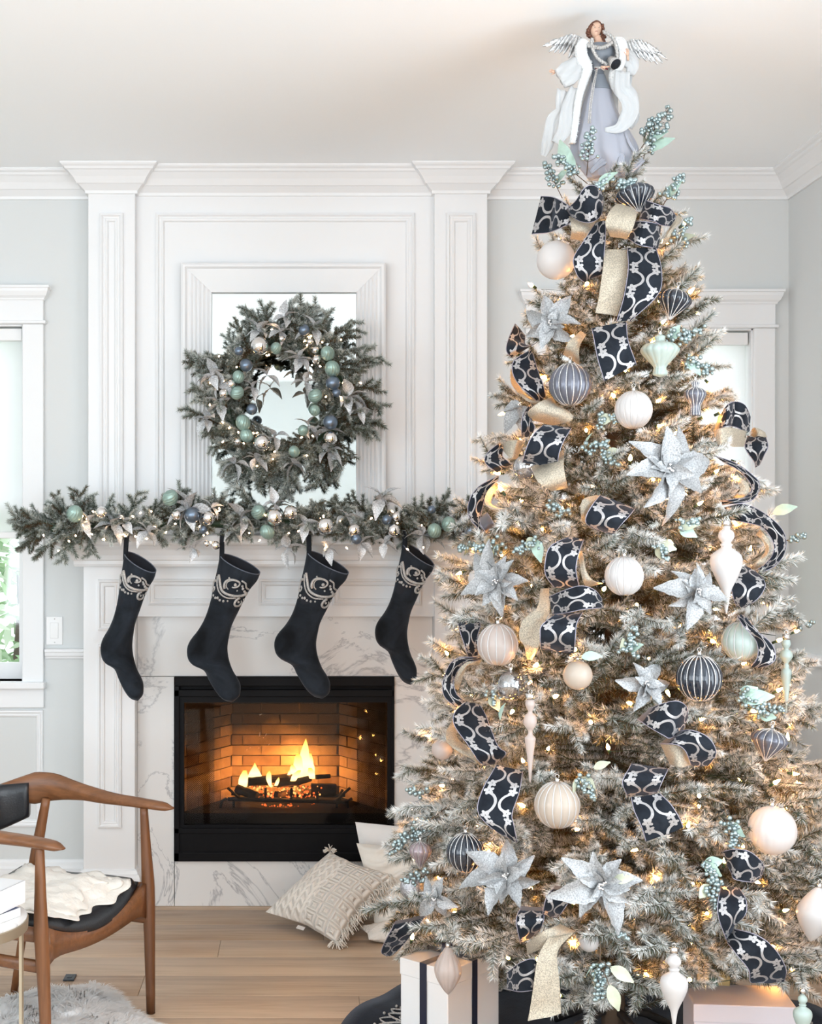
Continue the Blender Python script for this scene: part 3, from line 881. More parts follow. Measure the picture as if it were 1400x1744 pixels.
for i in range(70):
    px, py = R.gauss(488, 22), R.uniform(1370, 1381)
    mb.ball(G(px, py, R.uniform(-.04, .05)), R.uniform(.0025, .006), 6, 4)
tag(mb.build('ember', M_ember, fire), kind='stuff'); tag(mh.build('hot_ember', M_emberhot, fire), kind='stuff')
for a, b, c, e in ((443, 1247, 442, 1254), (454, 1249, 452, 1253), (449, 1256, 448, 1257), (421, 1276, 420, 1278), (427, 1273, 425, 1274), (441, 1273, 441, 1275), (459, 1267, 457, 1269), (446, 1216, 442, 1218)):
    mb = MB(); mb.tube([G(a, b), G(c, e)], 0.0010, 4); mb.build('spark', M_spark, fire)
def fire_light(loc, power, col, rad):
    d = bpy.data.lights.new('firelight', 'POINT'); d.energy = power; d.color = col; d.shadow_soft_size = rad
    o = bpy.data.objects.new('firelight', d); COL.objects.link(o); o.location = loc
fire_light(G(512, 1296, .06), 12.5, (1.0, 0.42, 0.10), 0.03)
fire_light(G(434, 1308, .06), 5.5, (1.0, 0.40, 0.09), 0.03)
fire_light(G(490, 1352, -.02), 1.0, (1.0, 0.30, 0.06), 0.02)

# ------------------------------------------------------------------ mirror above the mantel
dmir = 5.575
mir = empty('wall_mirror', (X(483, dmir), dmir, SHELF), 'white framed mirror with ridged side rails standing on the mantel', 'mirror')
def mir_frame():
    o0, o1, ot, ob = X(308, dmir), X(657, dmir), Z(447, dmir), SHELF + 0.001
    i0, i1, it, ib = X(360, dmir), X(607, dmir), Z(497, dmir), SHELF + 0.075
    prof = [(0.0, 0.0), (0.0, 0.034), (0.006, 0.040), (0.016, 0.040), (0.021, 0.034)]
    yb = dmir + 0.045
    def rail(name, a0, a1, b0, b1, ridged, vert):
        """outer corners a0,a1 and inner corners b0,b1 as (x, z)"""
        mb = MB(); rows = []
        N = 15
        for k in range(N + 1):
            w = k / N
            h = 0.038 if w < 0.05 else (0.044 if w < 0.16 else 0.034)
            if ridged and w > 0.22: h += 0.0028 * (1 if k % 2 else -1)
            if not ridged and w > .2: h = 0.034
            rows.append([(a0[0] + (b0[0] - a0[0]) * w, yb - h, a0[1] + (b0[1] - a0[1]) * w), (a1[0] + (b1[0] - a1[0]) * w, yb - h, a1[1] + (b1[1] - a1[1]) * w)])
        rows.insert(0, [(a0[0], yb, a0[1]), (a1[0], yb, a1[1])]); rows.append([(b0[0], yb, b0[1]), (b1[0], yb, b1[1])])
        mb.rings(rows, closed=False, cap=False)
        mb.build(name, M_trim, mir, smooth=False)
    rail('frame_rail', (o0, ob), (o0, ot), (i0, ib), (i0, it), True, True)
    rail('frame_rail', (o0, ot), (o1, ot), (i0, it), (i1, it), False, False)
    rail('frame_rail', (o1, ot), (o1, ob), (i1, it), (i1, ib), True, True)
    rail('frame_rail', (o1, ob), (o0, ob), (i1, ib), (i0, ib), False, False)
    MB().box(i0 - .004, i1 + .004, yb - 0.016, yb - 0.008, ib - .004, it + .004).build('mirror_glass', M_mirror, mir, smooth=False)
    MB().box(o0 + .01, o1 - .01, yb - 0.006, yb, ob + .01, ot - .01).build('backing_board', M_trim, mir, smooth=False)
mir_frame()

# ------------------------------------------------------------------ needles, sprigs, leaves
class TriSoup:
    def __init__(s): s.v = []; s.c = []; s.t = []; s.n = 0
    def add(s, V, C, T):
        s.v.append(V); s.c.append(C); s.t.append(T + s.n); s.n += len(V)
    def mesh(s, name, mat):
        V = np.concatenate(s.v); C = np.concatenate(s.c); T = np.concatenate(s.t)
        me = bpy.data.meshes.new(name)
        me.vertices.add(len(V)); me.vertices.foreach_set('co', V.astype(np.float32).ravel())
        me.loops.add(len(T) * 3); me.loops.foreach_set('vertex_index', T.astype(np.int32).ravel())
        me.polygons.add(len(T)); me.polygons.foreach_set('loop_start', np.arange(0, len(T) * 3, 3, dtype=np.int32))
        me.materials.append(mat)
        a = me.attributes.new('flock', 'FLOAT', 'POINT'); a.data.foreach_set('value', C.astype(np.float32))
        me.update(calc_edges=True); me.validate()
        return me

def twig(ts, p0, d, L, n, nl, nw, flock, bend=0.0, r0=0.003):
    """a bottle brush of needles on a thin stem"""
    p0 = np.array(p0, float); d = np.array(d, float); d /= np.linalg.norm(d)
    up = np.array([0, 0, 1.0]); s = np.cross(up, d)
    if np.linalg.norm(s) < 1e-3: s = np.array([1.0, 0, 0])
    s /= np.linalg.norm(s); u = np.cross(d, s)
    t = np.sort(NR.rand(n)) ** 0.9
    ph = NR.rand(n) * 2 * PI
    rad = np.cos(ph)[:, None] * s + np.sin(ph)[:, None] * u
    base = p0 + d * (t * L)[:, None] + u * (bend * L * t ** 2)[:, None]
    ang = np.radians(68 - 26 * t + NR.randn(n) * 9)
    dd = d * np.cos(ang)[:, None] + rad * np.sin(ang)[:, None]
    nn = nl * (0.75 + 0.5 * NR.rand(n)) * (1.0 - 0.25 * t)
    tip = base + dd * nn[:, None]
    side = np.cross(dd, rad); side /= np.linalg.norm(side, axis=1)[:, None] + 1e-9
    tw = NR.rand(n) * 2 * PI
    nrm = np.cross(dd, side)
    side = side * np.cos(tw)[:, None] + nrm * np.sin(tw)[:, None]
    w = nw * 0.5
    V = np.empty((n, 3, 3)); V[:, 0] = base - side * w; V[:, 1] = base + side * w; V[:, 2] = tip
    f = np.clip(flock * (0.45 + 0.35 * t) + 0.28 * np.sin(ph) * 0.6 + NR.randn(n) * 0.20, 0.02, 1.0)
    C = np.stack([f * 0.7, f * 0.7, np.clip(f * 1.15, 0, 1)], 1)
    ts.add(V.reshape(-1, 3), C.ravel(), np.arange(n * 3).reshape(-1, 3))
    # stem
    k = 5; tt = np.linspace(0, 1, k)
    cen = p0 + d * (tt * L)[:, None] + u * (bend * L * tt ** 2)[:, None]
    rr = r0 * (1 - 0.7 * tt)
    V = []; 
    for j in range(3):
        a = 2 * PI * j / 3
        V.append(cen + (s * math.cos(a) + u * math.sin(a)) * rr[:, None])
    V = np.stack(V, 1).reshape(-1, 3); T = []
    for i in range(k - 1):
        for j in range(3):
            a, b = i * 3 + j, i * 3 + (j + 1) % 3
            T += [(a, b, b + 3), (a, b + 3, a + 3)]
    ts.add(V, np.full(len(V), 0.08), np.array(T))

def rot_about(v, ax, a):
    return np.array(Matrix.Rotation(a, 3, Vector(ax)) @ Vector(v))

def branch_mesh(name, L, ntw, seed, mat, flock, nl=0.027, nw=0.0027, dens=2900, tl=(0.10, 0.17), bare=0.25):
    """a spray along +X: stem with side twigs fanned out, tips lifting"""
    NR.seed(seed); rr = random.Random(seed); ts = TriSoup()
    d = np.array([1.0, 0, 0])
    twig(ts, (0, 0, 0), d, L, int(dens * L * 0.9), nl, nw, flock * 0.9, 0.10, 0.005)
    for i in range(ntw):
        t = bare + (1 - bare) * (i + rr.uniform(.1, .9)) / ntw * 0.97
        p = np.array([t * L, 0, 0.10 * L * t * t])
        sg = 1 if i % 2 else -1
        az = sg * math.radians(rr.uniform(24, 62)); el = math.radians(rr.uniform(-38, 24))
        q = np.array([math.cos(az) * math.cos(el), math.sin(az) * math.cos(el), math.sin(el)])
        l = rr.uniform(*tl) * (1.0 - 0.35 * t)
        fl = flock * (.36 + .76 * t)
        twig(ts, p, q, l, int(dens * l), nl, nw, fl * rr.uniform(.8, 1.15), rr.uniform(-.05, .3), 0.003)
        if l > 0.10 and rr.random() < 0.75:
            pp = p + q * l * rr.uniform(.35, .6)
            q2 = rot_about(q, (0, 0, 1), -sg * rr.uniform(.5, .95)); q2[2] += rr.uniform(-.15, .25)
            l2 = l * rr.uniform(.5, .7)
            twig(ts, pp, q2, l2, int(dens * l2), nl, nw, fl * 1.05, 0.1, 0.002)
    return ts.mesh(name, mat)

# ------------------------------------------------------------------ the tree
TX, TY = 0.894, 3.92
TZ = np.array([0.12, 0.30, 0.50, 0.86, 1.20, 1.545, 1.89, 2.24, 2.44, 2.56, 2.66])
TR = np.array([0.56, 0.68, 0.665, 0.59, 0.52, 0.445, 0.335, 0.25, 0.19, 0.13, 0.07])
def tr(z): return np.interp(z, TZ, TR)
CAMP = np.array([0, 0, CH])
def surf(px, py, k=0.97):
    """depth at which the ray through a point of the frame meets the outer foliage"""
    dx, dz = (px - VX) / F, -(py - VY) / F
    t = np.linspace(2.9, 4.3, 561)
    h = np.hypot(dx * t - TX, t - TY) - k * tr(CH + dz * t)
    i = np.argmax(h <= 0) if (h <= 0).any() else np.argmin(h)
    return float(t[i])
def S(px, py, off=0.0, k=0.97):
    return P(px, py, surf(px, py, k) - off)

tree = empty('christmas_tree', (TX, TY, 0.0), 'tall flocked white-green fir in the corner, hung with ribbons and lights', 'tree')
mb = MB(); mb.tube([(TX, TY, 0.03), (TX, TY, 1.2), (TX, TY, 2.62)], [0.035, 0.026, 0.012], 8)
mb.build('trunk', M_bark, tree)
mb = MB()
for k in range(4):
    a = k * PI / 2 + .4
    mb = MB(); mb.tube([(TX, TY, 0.16), (TX + .12 * math.cos(a), TY + .12 * math.sin(a), 0.12), (TX + .30 * math.cos(a), TY + .30 * math.sin(a), 0.022)], 0.012, 6)
    mb.build('stand_leg', M_iron, tree)
BR = {}
for key, L, ntw, tl in (('long', 0.62, 9, (.10, .18)), ('mid', 0.42, 8, (.09, .16)), ('short', 0.24, 6, (.06, .12))):
    BR[key] = [branch_mesh('branch', L, ntw, 100 + i + int(L * 1000), M_needle, 1.0, tl=tl, bare={'long': .40, 'mid': .28, 'short': .15}[key]) for i in range(4)]
LEN = {'long': 0.62, 'mid': 0.42, 'short': 0.24}
branches = []
nb = 0
zs_ = np.linspace(0.24, 2.60, 28)
for z in zs_:
    r = float(tr(z)); cnt = max(5, int(round(2 * PI * r / 0.150)))
    ph = R.uniform(0, 2 * PI)
    for k in range(cnt):
        az = ph + 2 * PI * (k + R.uniform(-.3, .3)) / cnt
        rt = r * R.uniform(0.86, 1.04); zt_ = z + R.uniform(-.05, .05)
        slope = np.interp(z, [0.2, 0.6, 1.4, 2.2, 2.6], [0.10, 0.02, -0.10, -0.35, -0.8]) + R.uniform(-.12, .12)
        tip = Vector((TX + rt * math.cos(az), TY + rt * math.sin(az), zt_))
        key = 'long' if rt > 0.5 else ('mid' if rt > 0.27 else 'short')
        L = LEN[key]; sc = min(1.18, max(0.8, rt / L))
        d = Vector((math.cos(az), math.sin(az), -slope)).normalized()
        M = frame_to(d, R.uniform(-.5, .5))
        sc_ = sc * R.uniform(.94, 1.04)
        loc = tip - (M @ Vector((L, 0, 0.10 * L))) * sc_
        front = -math.sin(az - math.atan2(-TY, -TX) - PI / 2 + PI) if False else math.cos(az - math.atan2(-TY, -TX))
        tpx, tpy = VX + tip.x * F / tip.y, VY - (tip.z - CH) * F / tip.y
        if front > -.2 and ((tpx < 880 and tpy > 1585 + (tpx - 650) * .22) or (tpx > 1175 and tpy > 1665) or tpy > 1715): continue
        branches.append((front, loc, M, sc_, key))
branches.sort(key=lambda b: -b[0])
print('branches', len(branches))
def mw_of(loc, M, s):
    return Matrix.Translation(loc) @ M.to_4x4() @ Matrix.Scale(s, 4)
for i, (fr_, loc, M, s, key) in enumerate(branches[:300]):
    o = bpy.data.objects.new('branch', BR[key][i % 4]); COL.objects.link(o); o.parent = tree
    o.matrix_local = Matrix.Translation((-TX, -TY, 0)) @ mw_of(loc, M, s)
ts = TriSoup()
def grab(me):
    V = np.empty(len(me.vertices) * 3, np.float32); me.vertices.foreach_get('co', V)
    C = np.empty(len(me.vertices), np.float32); me.attributes['flock'].data.foreach_get('value', C)
    T = np.empty(len(me.loops), np.int32); me.loops.foreach_get('vertex_index', T)
    return V.reshape(-1, 3), C, T.reshape(-1, 3)
GR = {k: [grab(m) for m in v] for k, v in BR.items()}
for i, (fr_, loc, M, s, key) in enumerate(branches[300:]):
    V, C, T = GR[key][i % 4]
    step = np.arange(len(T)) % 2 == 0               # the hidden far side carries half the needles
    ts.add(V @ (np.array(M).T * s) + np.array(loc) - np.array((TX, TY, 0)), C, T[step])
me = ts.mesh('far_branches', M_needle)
o = bpy.data.objects.new('far_branches', me); COL.objects.link(o); o.parent = tree; tag(o, kind='stuff')

# lights on the tree: one string, bulbs as its parts
lights = empty('string_lights', (TX, TY, 0.2), 'warm white string of mini lights wound through the tree', 'lights')
mb = MB(); mb.lathe([(0.0012, 0.0), (0.0042, 0.003), (0.0046, 0.007), (0.0030, 0.014), (0.0006, 0.020)], n=7)
bulb0 = mb.build('bulb', M_bulb); bm_ = bulb0.data
bpy.data.objects.remove(bulb0)
mb = MB(); mb.lathe([(0.0034, -0.012), (0.0036, 0.003)], n=6); sk = mb.build('socket', M_wire); sm_ = sk.data; bpy.data.objects.remove(sk)
pts = []
NB = 290
for i in range(NB):
    f = (i + .5) / NB
    # even spread over the cone, turns crowding on the side that faces the room
    zz = 2.55 - 2.33 * (f ** 0.62)
    az = math.atan2(-TY, -TX) + ((i * 0.61803) % 1 - .5) * 2 * PI * 0.72 + R.uniform(-.1, .1)
    rr_ = float(tr(zz)) * R.choice((R.uniform(.50, .70), R.uniform(.62, .82), R.uniform(.82, .99)))
    p = Vector((TX + rr_ * math.cos(az), TY + rr_ * math.sin(az), zz + R.uniform(-.03, .03)))
    bx_, by_ = VX + p.x * F / p.y, VY - (p.z - CH) * F / p.y
    if (bx_ < 880 and by_ > 1590 + (bx_ - 650) * .22) or (bx_ > 1175 and by_ > 1660) or by_ > 1700: continue
    pts.append(p)
for p in pts:
    d = Vector((p.x - TX, p.y - TY, 0)).normalized() * R.uniform(.3, 1) + Vector((R.uniform(-.6, .6), R.uniform(-.6, .6), R.uniform(-.6, .9)))
    q = Vector((0, 0, 1)).rotation_difference(d.normalized()).to_matrix()
    o = bpy.data.objects.new('bulb', bm_); COL.objects.link(o); o.parent = lights; ORG[o.name] = ORG[lights.name]
    o.matrix_local = Matrix.Translation(p - ORG[lights.name]) @ q.to_4x4() @ Matrix.Scale(R.uniform(.85, 1.2), 4)
    k = bpy.data.objects.new('socket', sm_); COL.objects.link(k); k.parent = o
pz = sorted(pts, key=lambda p: (-round(p.z / 0.10), math.atan2(p.y - TY, p.x - TX) * (1 if int(round(p.z / 0.10)) % 2 else -1)))
mb = MB()
wp = []
for a, b in zip(pz[:-1], pz[1:]):
    ra, rb = [Vector((TX + (q.x - TX) * .90, TY + (q.y - TY) * .90, q.z - .01)) for q in (a, b)]
    mid = (ra + rb) / 2; c = Vector((TX, TY, mid.z)); rad_ = max(0.03, (ra.xy - c.xy).length * .5 + (rb.xy - c.xy).length * .5) * .62
    dv = (mid - c); dv = dv.normalized() * rad_ if dv.length > 1e-4 else dv
    wp += [ra, c + dv + Vector((0, 0, -.015))]
mb.tube(wp, 0.0011, 3); mb.build('cable', M_wire, lights)

# ------------------------------------------------------------------ ornaments
def ax_from(d, up=None):
    """matrix taking local Z to d"""
    return Vector((0, 0, 1)).rotation_difference(Vector(d).normalized()).to_matrix()
def prof_sphere(n=14): return [(max(0.02, math.sin(PI * i / n)), -math.cos(PI * i / n)) for i in range(n + 1)]
def cr(pr, n=5):
    return [(max(0.004, a), b) for a, b in [tuple(q) for q in smooth(pr, n)]]
ONION = cr([(.01, -1.0), (.22, -.72), (.62, -.30), (.95, .12), (.98, .40), (.70, .70), (.22, .86), (.12, .92)])
DROP = cr([(.01, -1.0), (.20, -.78), (.44, -.35), (.53, .0), (.44, .35), (.20, .78), (.07, .95)])
LANTERN = cr([(.05, -1.0), (.30, -.92), (.34, -.80), (.30, -.55), (.50, -.30), (.84, .10), (.90, .32), (.70, .55), (.30, .66), (.22, .75), (.25, .90), (.12, 1.0)])
FINIAL = cr([(.01, -1.0), (.045, -.75), (.085, -.35), (.13, -.05), (.125, .08), (.07, .16), (.075, .22), (.055, .28), (.11, .36), (.165, .46), (.13, .58), (.06, .64), (.085, .70), (.115, .78), (.09, .88), (.03, .94)], 4)
BULBFIN = cr([(.01, -1.0), (.05, -.8), (.10, -.5), (.26, -.15), (.34, .10), (.31, .30), (.12, .45), (.14, .52), (.10, .56), (.17, .68), (.15, .80), (.08, .86), (.09, .92), (.03, .97)], 4)
ICE = cr([(.01, -1.0), (.03, -.9), (.06, -.5), (.115, -.08), (.12, .02), (.055, .10), (.06, .2), (.12, .28), (.15, .40), (.12, .52), (.05, .60), (.085, .70), (.11, .78), (.08, .88), (.03, .94)], 4)
HOUR = cr([(.30, -1.0), (.34, -.9), (.30, -.7), (.32, -.4), (.55, 0), (.62, .25), (.50, .45), (.20, .60), (.20, .72), (.25, .85), (.10, 1.0)])
def ornament(name, label, px, py, h, prof, mat, lobes=0, amp=0.08, ribs=None, tilt=(0, 0), off=0.03, cat='ornament', group='glass ornaments on the tree', n=None, d=None, cap=True):
    """h: half height in frame pixels; hangs on the tree at that place"""
    dep = d if d is not None else surf(px, py) - off
    s = h * dep / F
    c = P(px, py, dep)
    A = Matrix.Rotation(tilt[0], 3, 'Y') @ Matrix.Rotation(tilt[1], 3, 'X')
    o = empty(name, c, label, cat, group)
    pr = [(a * s, b * s) for a, b in prof]
    n = n or (lobes * 6 if lobes else 32)
    mb = MB(); mb.lathe(pr, c, n, 0, lobes, amp, A)
    mb.build('glass_body', mat, o)
    if ribs:
        mb = MB()
        for k in range(lobes):
            a = 2 * PI * k / lobes
            line = [c + A @ Vector((r * (1 - amp) * 1.005 * math.cos(a), r * (1 - amp) * 1.005 * math.sin(a), hh)) for r, hh in pr[1:-1]]
            mb.tube(line, max(0.0012, s * 0.034), 4)
        tag(mb.build('glitter_rib', ribs, o), kind='stuff')
    if cap:
        top = pr[-1][1]
        mb = MB(); mb.lathe([(s * .10 if s > .03 else .004, top - s * .05), (max(.004, s * .10), top + .008), (.002, top + .010)], c, 10, 0, 0, 0, A)
        k = mb.build('cap', M_cap, o)
        mb = MB(); rg = [c + A @ Vector((.005 * math.cos(t), 0, top + .014 + .005 * math.sin(t))) for t in np.linspace(0, 2 * PI, 9)[:-1]]
        mb.tube(rg, .0008, 4, loop=True); mb.build('hanging_ring', M_cap, k)
    return o
SPH = prof_sphere()
O = ornament
O('ball_ornament', 'frosted white swirl ball below the bow at the left of the treetop', 947, 443, 33, SPH, M_frost, tilt=(.1, .3), off=.06)
O('ball_ornament', 'white ribbed ball upper right of centre, right of the blue-grey ribbed ball', 1079, 698, 32, SPH, M_frost, 16, .035, M_frost, off=.06)
O('ball_ornament', 'slate grey fluted ball with silver ribs high on the tree', 971, 655, 36, SPH, M_greyglass, 16, .09, M_rib, off=.07)
O('onion_ornament', 'dark navy onion-shaped fluted ornament right of the hanging treetop ribbons', 1147, 518, 29, ONION, M_navyglass, 14, .10, M_rib, tilt=(.25, 0), off=.06)
O('onion_ornament', 'black fluted ornament tucked under the angel beside the gold loop', 1083, 340, 27, [(a * 1.25, b) for a, b in ONION], M_navyglass, 16, .10, M_rib, tilt=(-.15, -.3), off=.08)
O('lantern_ornament', 'pale mint lantern-shaped ornament right of the straight hanging ribbon', 1124, 606, 36, LANTERN, M_mintglass, 14, .07, None, off=.06)
O('lantern_ornament', 'slate fluted hourglass ornament near the right edge above the big poinsettia', 1184, 678, 30, HOUR, M_greyglass, 12, .10, M_rib, off=.07)
O('ball_ornament', 'white ribbed glass ball in the middle of the tree', 1063, 981, 33, SPH, M_frost, 14, .03, M_frost, off=.06)
O('ball_ornament', 'peach pearl ribbed ball at the left above the silver mercury ball', 848, 1098, 35, SPH, M_pearl, 14, .03, M_frost, off=.07)
O('ball_ornament', 'small cream ball with net texture left of the berry cluster', 984, 1150, 25, SPH, M_cream, off=.06)
O('ball_ornament', 'clear silvered ball with etched swirls at the left above the icicle', 870, 1167, 24, SPH, M_clearball, off=.07)
O('ball_ornament', 'clear silvered ball half under the ribbon at the left', 895, 795, 21, SPH, M_clearball, off=.05)
O('icicle_ornament', 'long blush icicle finial hanging at the left beside the scroll ribbon', 903, 1258, 75, ICE, M_pearl, off=.09)
O('ball_ornament', 'navy fluted ball with silver ribs right of centre', 1191, 1155, 39, SPH, M_navyglass, 18, .07, M_rib, off=.08)
O('onion_ornament', 'mauve-grey fluted onion ornament low at the right edge', 1309, 1268, 30, [(a * 1.05, b) for a, b in ONION], M_greyglass, 14, .10, M_rib, tilt=(.2, 0), off=.07)
O('ball_ornament', 'cream ribbed ball low on the tree left of centre', 949, 1371, 39, SPH, M_cream, 16, .04, M_frost, off=.07)
O('ball_ornament', 'black fluted ball with silver ribs low at the left', 793, 1452, 33, SPH, M_navyglass, 16, .08, M_rib, off=.07)
O('ball_ornament', 'large plain white ball low at the right', 1315, 1414, 41, SPH, M_frost, 20, .015, None, off=.06)
O('finial_ornament', 'long white finial at the right beside the ribbon loops', 1237, 968, 78, BULBFIN, M_frost, off=.10)
O('finial_ornament', 'pale mint finial at the right edge over the window wall', 1339, 1148, 66, FINIAL, M_mintglass, off=.05)
O('ball_ornament', 'pale mint ribbed ball half hidden behind the narrow ribbon at the right', 1262, 1092, 33, SPH, M_mintglass, 14, .04, M_frost, off=.0)
O('drop_ornament', 'big white drop cut by the right edge near the bottom', 1388, 1556, 48, [(a * 1.2, b) for a, b in DROP], M_frost, off=.08, tilt=(.15, 0))
O('finial_ornament', 'white bulbous finial at the bottom in front of the tree skirt', 1148, 1686, 68, BULBFIN, M_frost, off=.13)
O('finial_ornament', 'pale mint finial at the bottom right corner before the lilac gift', 1367, 1735, 46, BULBFIN, M_mintglass, off=.16)
O('drop_ornament', 'pale ribbed drop hanging in front of the white gift box', 763, 1652, 42, [(a * 1.06, b) for a, b in DROP], M_pearl, 12, .05, None, d=3.55)
O('ball_ornament', 'pearl ball at the left edge in front of the marble', 753, 1276, 18, SPH, M_pearl, off=.02)
O('onion_ornament', 'small mauve fluted drop at the left edge beside the cushions', 716, 1456, 26, [(a * .75, b) for a, b in ONION], M_mauve, 10, .12, M_thread, off=.04)
O('ball_ornament', 'iridescent glitter ball low at the left edge', 702, 1512, 21, SPH, M_glitterball, off=.03)
O('ball_ornament', 'cream ball at the left edge beside the chimney leg', 812, 985, 15, SPH, M_frost, off=-.02)
O('ball_ornament', 'small white ball low between the bottom bows', 1003, 1604, 17, SPH, M_frost, off=.0)

# ------------------------------------------------------------------ leaves and flowers
def leaf_grid(L, W, fold=0.25, droop=0.2, n=8, m=3, ser=0.0, point=1.0, seed=0):
    """leaf along +X, lying in XY, midrib folded"""
    rr = random.Random(seed); rows = []
    for i in range(n + 1):
        t = i / n
        w = W * math.sin(PI * t ** 0.86) ** 0.85 * (1 - .22 * t * t) if 0 < t < 1 else 0.002
        w *= 1 + ser * (1 if i % 2 else -1)
        row = []
        for j in range(-m, m + 1):
            y = w * j / m
            z = abs(y) * fold - droop * L * t * t + 0.06 * L * math.sin(PI * t) + W * .05 * math.sin(t * 22 + abs(j) * 1.3)
            row.append((L * t, y, z))
        rows.append(row)
    return rows
def add_leaf(mb, base, M, rows, mi=0):
    mb.rings([[Vector(base) + M @ Vector(p) for p in r] for r in rows], closed=False, cap=False, mi=mi)
def facing(axis, spin=0.0):
    z = Vector(axis).normalized(); x = z.orthogonal().normalized(); x = x - z * x.dot(z)
    up = Vector((0, 0, 1)) - z * z.z
    x = up.normalized() if up.length > .05 else x
    y = z.cross(x); M = Matrix((x, y, z)).transposed()
    return M @ Matrix.Rotation(spin, 3, 'Z')
def poinsettia(label, px, py, Rpx, axis=(0, -1, .2), npet=8, spin=0.0, off=.07, mat=None, only=None, d=None, name='poinsettia', group='silver poinsettias on the tree'):
    dep = d if d is not None else surf(px, py) - off
    c = P(px, py, dep); s = Rpx * dep / F
    o = empty(name, c, label, 'flower', group)
    A = facing(axis, spin); rr = random.Random(int(px * 7 + py))
    mat = mat or M_poin
    for ring, cnt, ln, wd, lift in ((0, npet, 1.0, .23, .10), (1, max(4, npet - 3), .58, .17, .42)):
        for k in range(cnt):
            a = 2 * PI * (k + ring * .5 + rr.uniform(-.18, .18)) / cnt
            if only and not any(abs((math.degrees(a) - q + 180) % 360 - 180) < 45 for q in only): continue
            L = s * ln * rr.uniform(.72, 1.2)
            rows = leaf_grid(L, L * (.26 if ring == 0 else .32), .45, .12 + rr.uniform(-.2, .3), 10, 2, .05, seed=k)
            M = A @ Matrix.Rotation(a, 3, 'Z') @ Matrix.Rotation(-lift - rr.uniform(-.25, .35), 3, 'Y') @ Matrix.Rotation(rr.uniform(-.7, .7), 3, 'X')
            mb = MB(); add_leaf(mb, c + A @ Vector((0, 0, .004 + ring * .006)), M, rows)
            mb.build('petal', mat, o)
    mb = MB()
    for k in range(9):
        a = rr.uniform(0, 2 * PI); q = rr.uniform(0, .10) * s
        mb.ball(c + A @ Vector((q * math.cos(a), q * math.sin(a), .016 + rr.uniform(0, .01))), max(.0028, s * .035), 6, 4)
    tag(mb.build('centre_bead', M_silver, o), kind='stuff')
    return o
poinsettia('silver poinsettia at the upper left, beside the hanging frosted ball', 938, 552, 52, (-.45, -1, .1), 7, .3, .07)
poinsettia('large pale silver poinsettia at the right of the tree, petals wide open', 1137, 800, 80, (.15, -1, .15), 8, 1.0, .12)
poinsettia('grey-green silver poinsettia at the left edge below the mantel garland', 848, 992, 64, (-.45, -1, .05), 8, .2, .07)
poinsettia('silver poinsettia right of centre beside the long white finial', 1184, 1008, 62, (.1, -1, .1), 8, .6, .10)
poinsettia('large silver poinsettia low in the middle, petals pointing downward', 1022, 1505, 76, (0, -1, .1), 8, .2, .13)
poinsettia('warm-lit silver poinsettia low at the left beside the black ball', 862, 1492, 72, (-.3, -1, .2), 7, .9, .06)
poinsettia('half-hidden silver poinsettia under the berries in the middle of the tree', 1098, 1168, 48, (.2, -1, .5), 6, .4, .04)
poinsettia('bronze-tinted silver leaves poking out at the left edge of the tree', 893, 692, 58, (-.7, -.7, .1), 6, 1.2, .0, only=(60, 90, 120, 45))
poinsettia('small silver flower low at the left above the skirt gift', 742, 1530, 40, (-.4, -1, .1), 6, .5, .03)

# ------------------------------------------------------------------ berry sprays
def berry_spray(label, px, py, ang, Lpx, nb_=26, leaves=1, off=.05, d=None, br=4.2, spread=.42, lmat=None):
    """ang: degrees in the plane facing the room, 90 = up"""
    dep = d if d is not None else surf(px, py) - off
    rr = random.Random(int(px * 13 + py * 3)); k = dep / F
    o = empty('berry_spray', P(px, py, dep), label, 'berries', 'teal silver berry sprays on the tree')
    a = math.radians(ang); dx, dz = math.cos(a), math.sin(a)
    base = P(px, py, dep + .02); L = Lpx * k
    ax = Vector((dx, -.25, dz)).normalized(); sd = ax.cross(Vector((0, -1, 0))).normalized()
    mb = MB(); sm = MB()
    sm.tube([base - ax * L * .35, base, base + ax * L * .5, base + ax * L], .0014, 4)
    for i in range(nb_):
        t = (i + rr.random()) / nb_
        w = spread * L * (1 - .6 * t) * rr.uniform(.2, 1)
        th = rr.uniform(0, 2 * PI)
        st = base + ax * L * t * .85
        e = st + ax * L * .18 * rr.random() + sd * w * math.cos(th) * .8 + Vector((0, -1, 0)) * abs(w * math.sin(th)) * .6
        sm.tube([st, e], .0007, 3, cap=False)
        mb.ball(e, br * k * rr.uniform(.7, 1.15), 8, 5)
    tag(mb.build('berries', M_berry, o), kind='stuff'); tag(sm.build('stems', M_bark, o), kind='stuff')
    for i in range(leaves):
        th = rr.uniform(-1.3, 1.3); q = (ax * math.cos(th) + sd * math.sin(th) + Vector((0, -.25, 0))).normalized()
        Ml = frame_to(q, rr.uniform(-.6, .6) + PI / 2 * .8)
        rows = leaf_grid(34 * k * rr.uniform(.8, 1.2), 11 * k, .15, .15, 7, 2)
        mb = MB(); add_leaf(mb, base + ax * L * .15, Ml, rows); mb.build('leaf', lmat or (M_mintleaf if rr.random() < .6 else M_paleleaf), o)
    return o
B = berry_spray
B('upright berry spray standing at the right of the angel', 1092, 252, 55, 80, 44, 2, .02)
B('second berry spray at the right of the angel, pointing up', 1098, 262, 80, 60, 24, 1, .0)
B('berry spray standing in front of the angel skirt', 1001, 278, 88, 58, 34, 0, .12)
B('berry spray leaning left at the foot of the angel', 985, 300, 145, 60, 30, 1, .10)
B('berry spray at the far left under the angel robe', 950, 322, 120, 50, 22, 1, .05)
B('berry spray sticking out right under the angel', 1132, 345, 60, 55, 28, 1, .03)
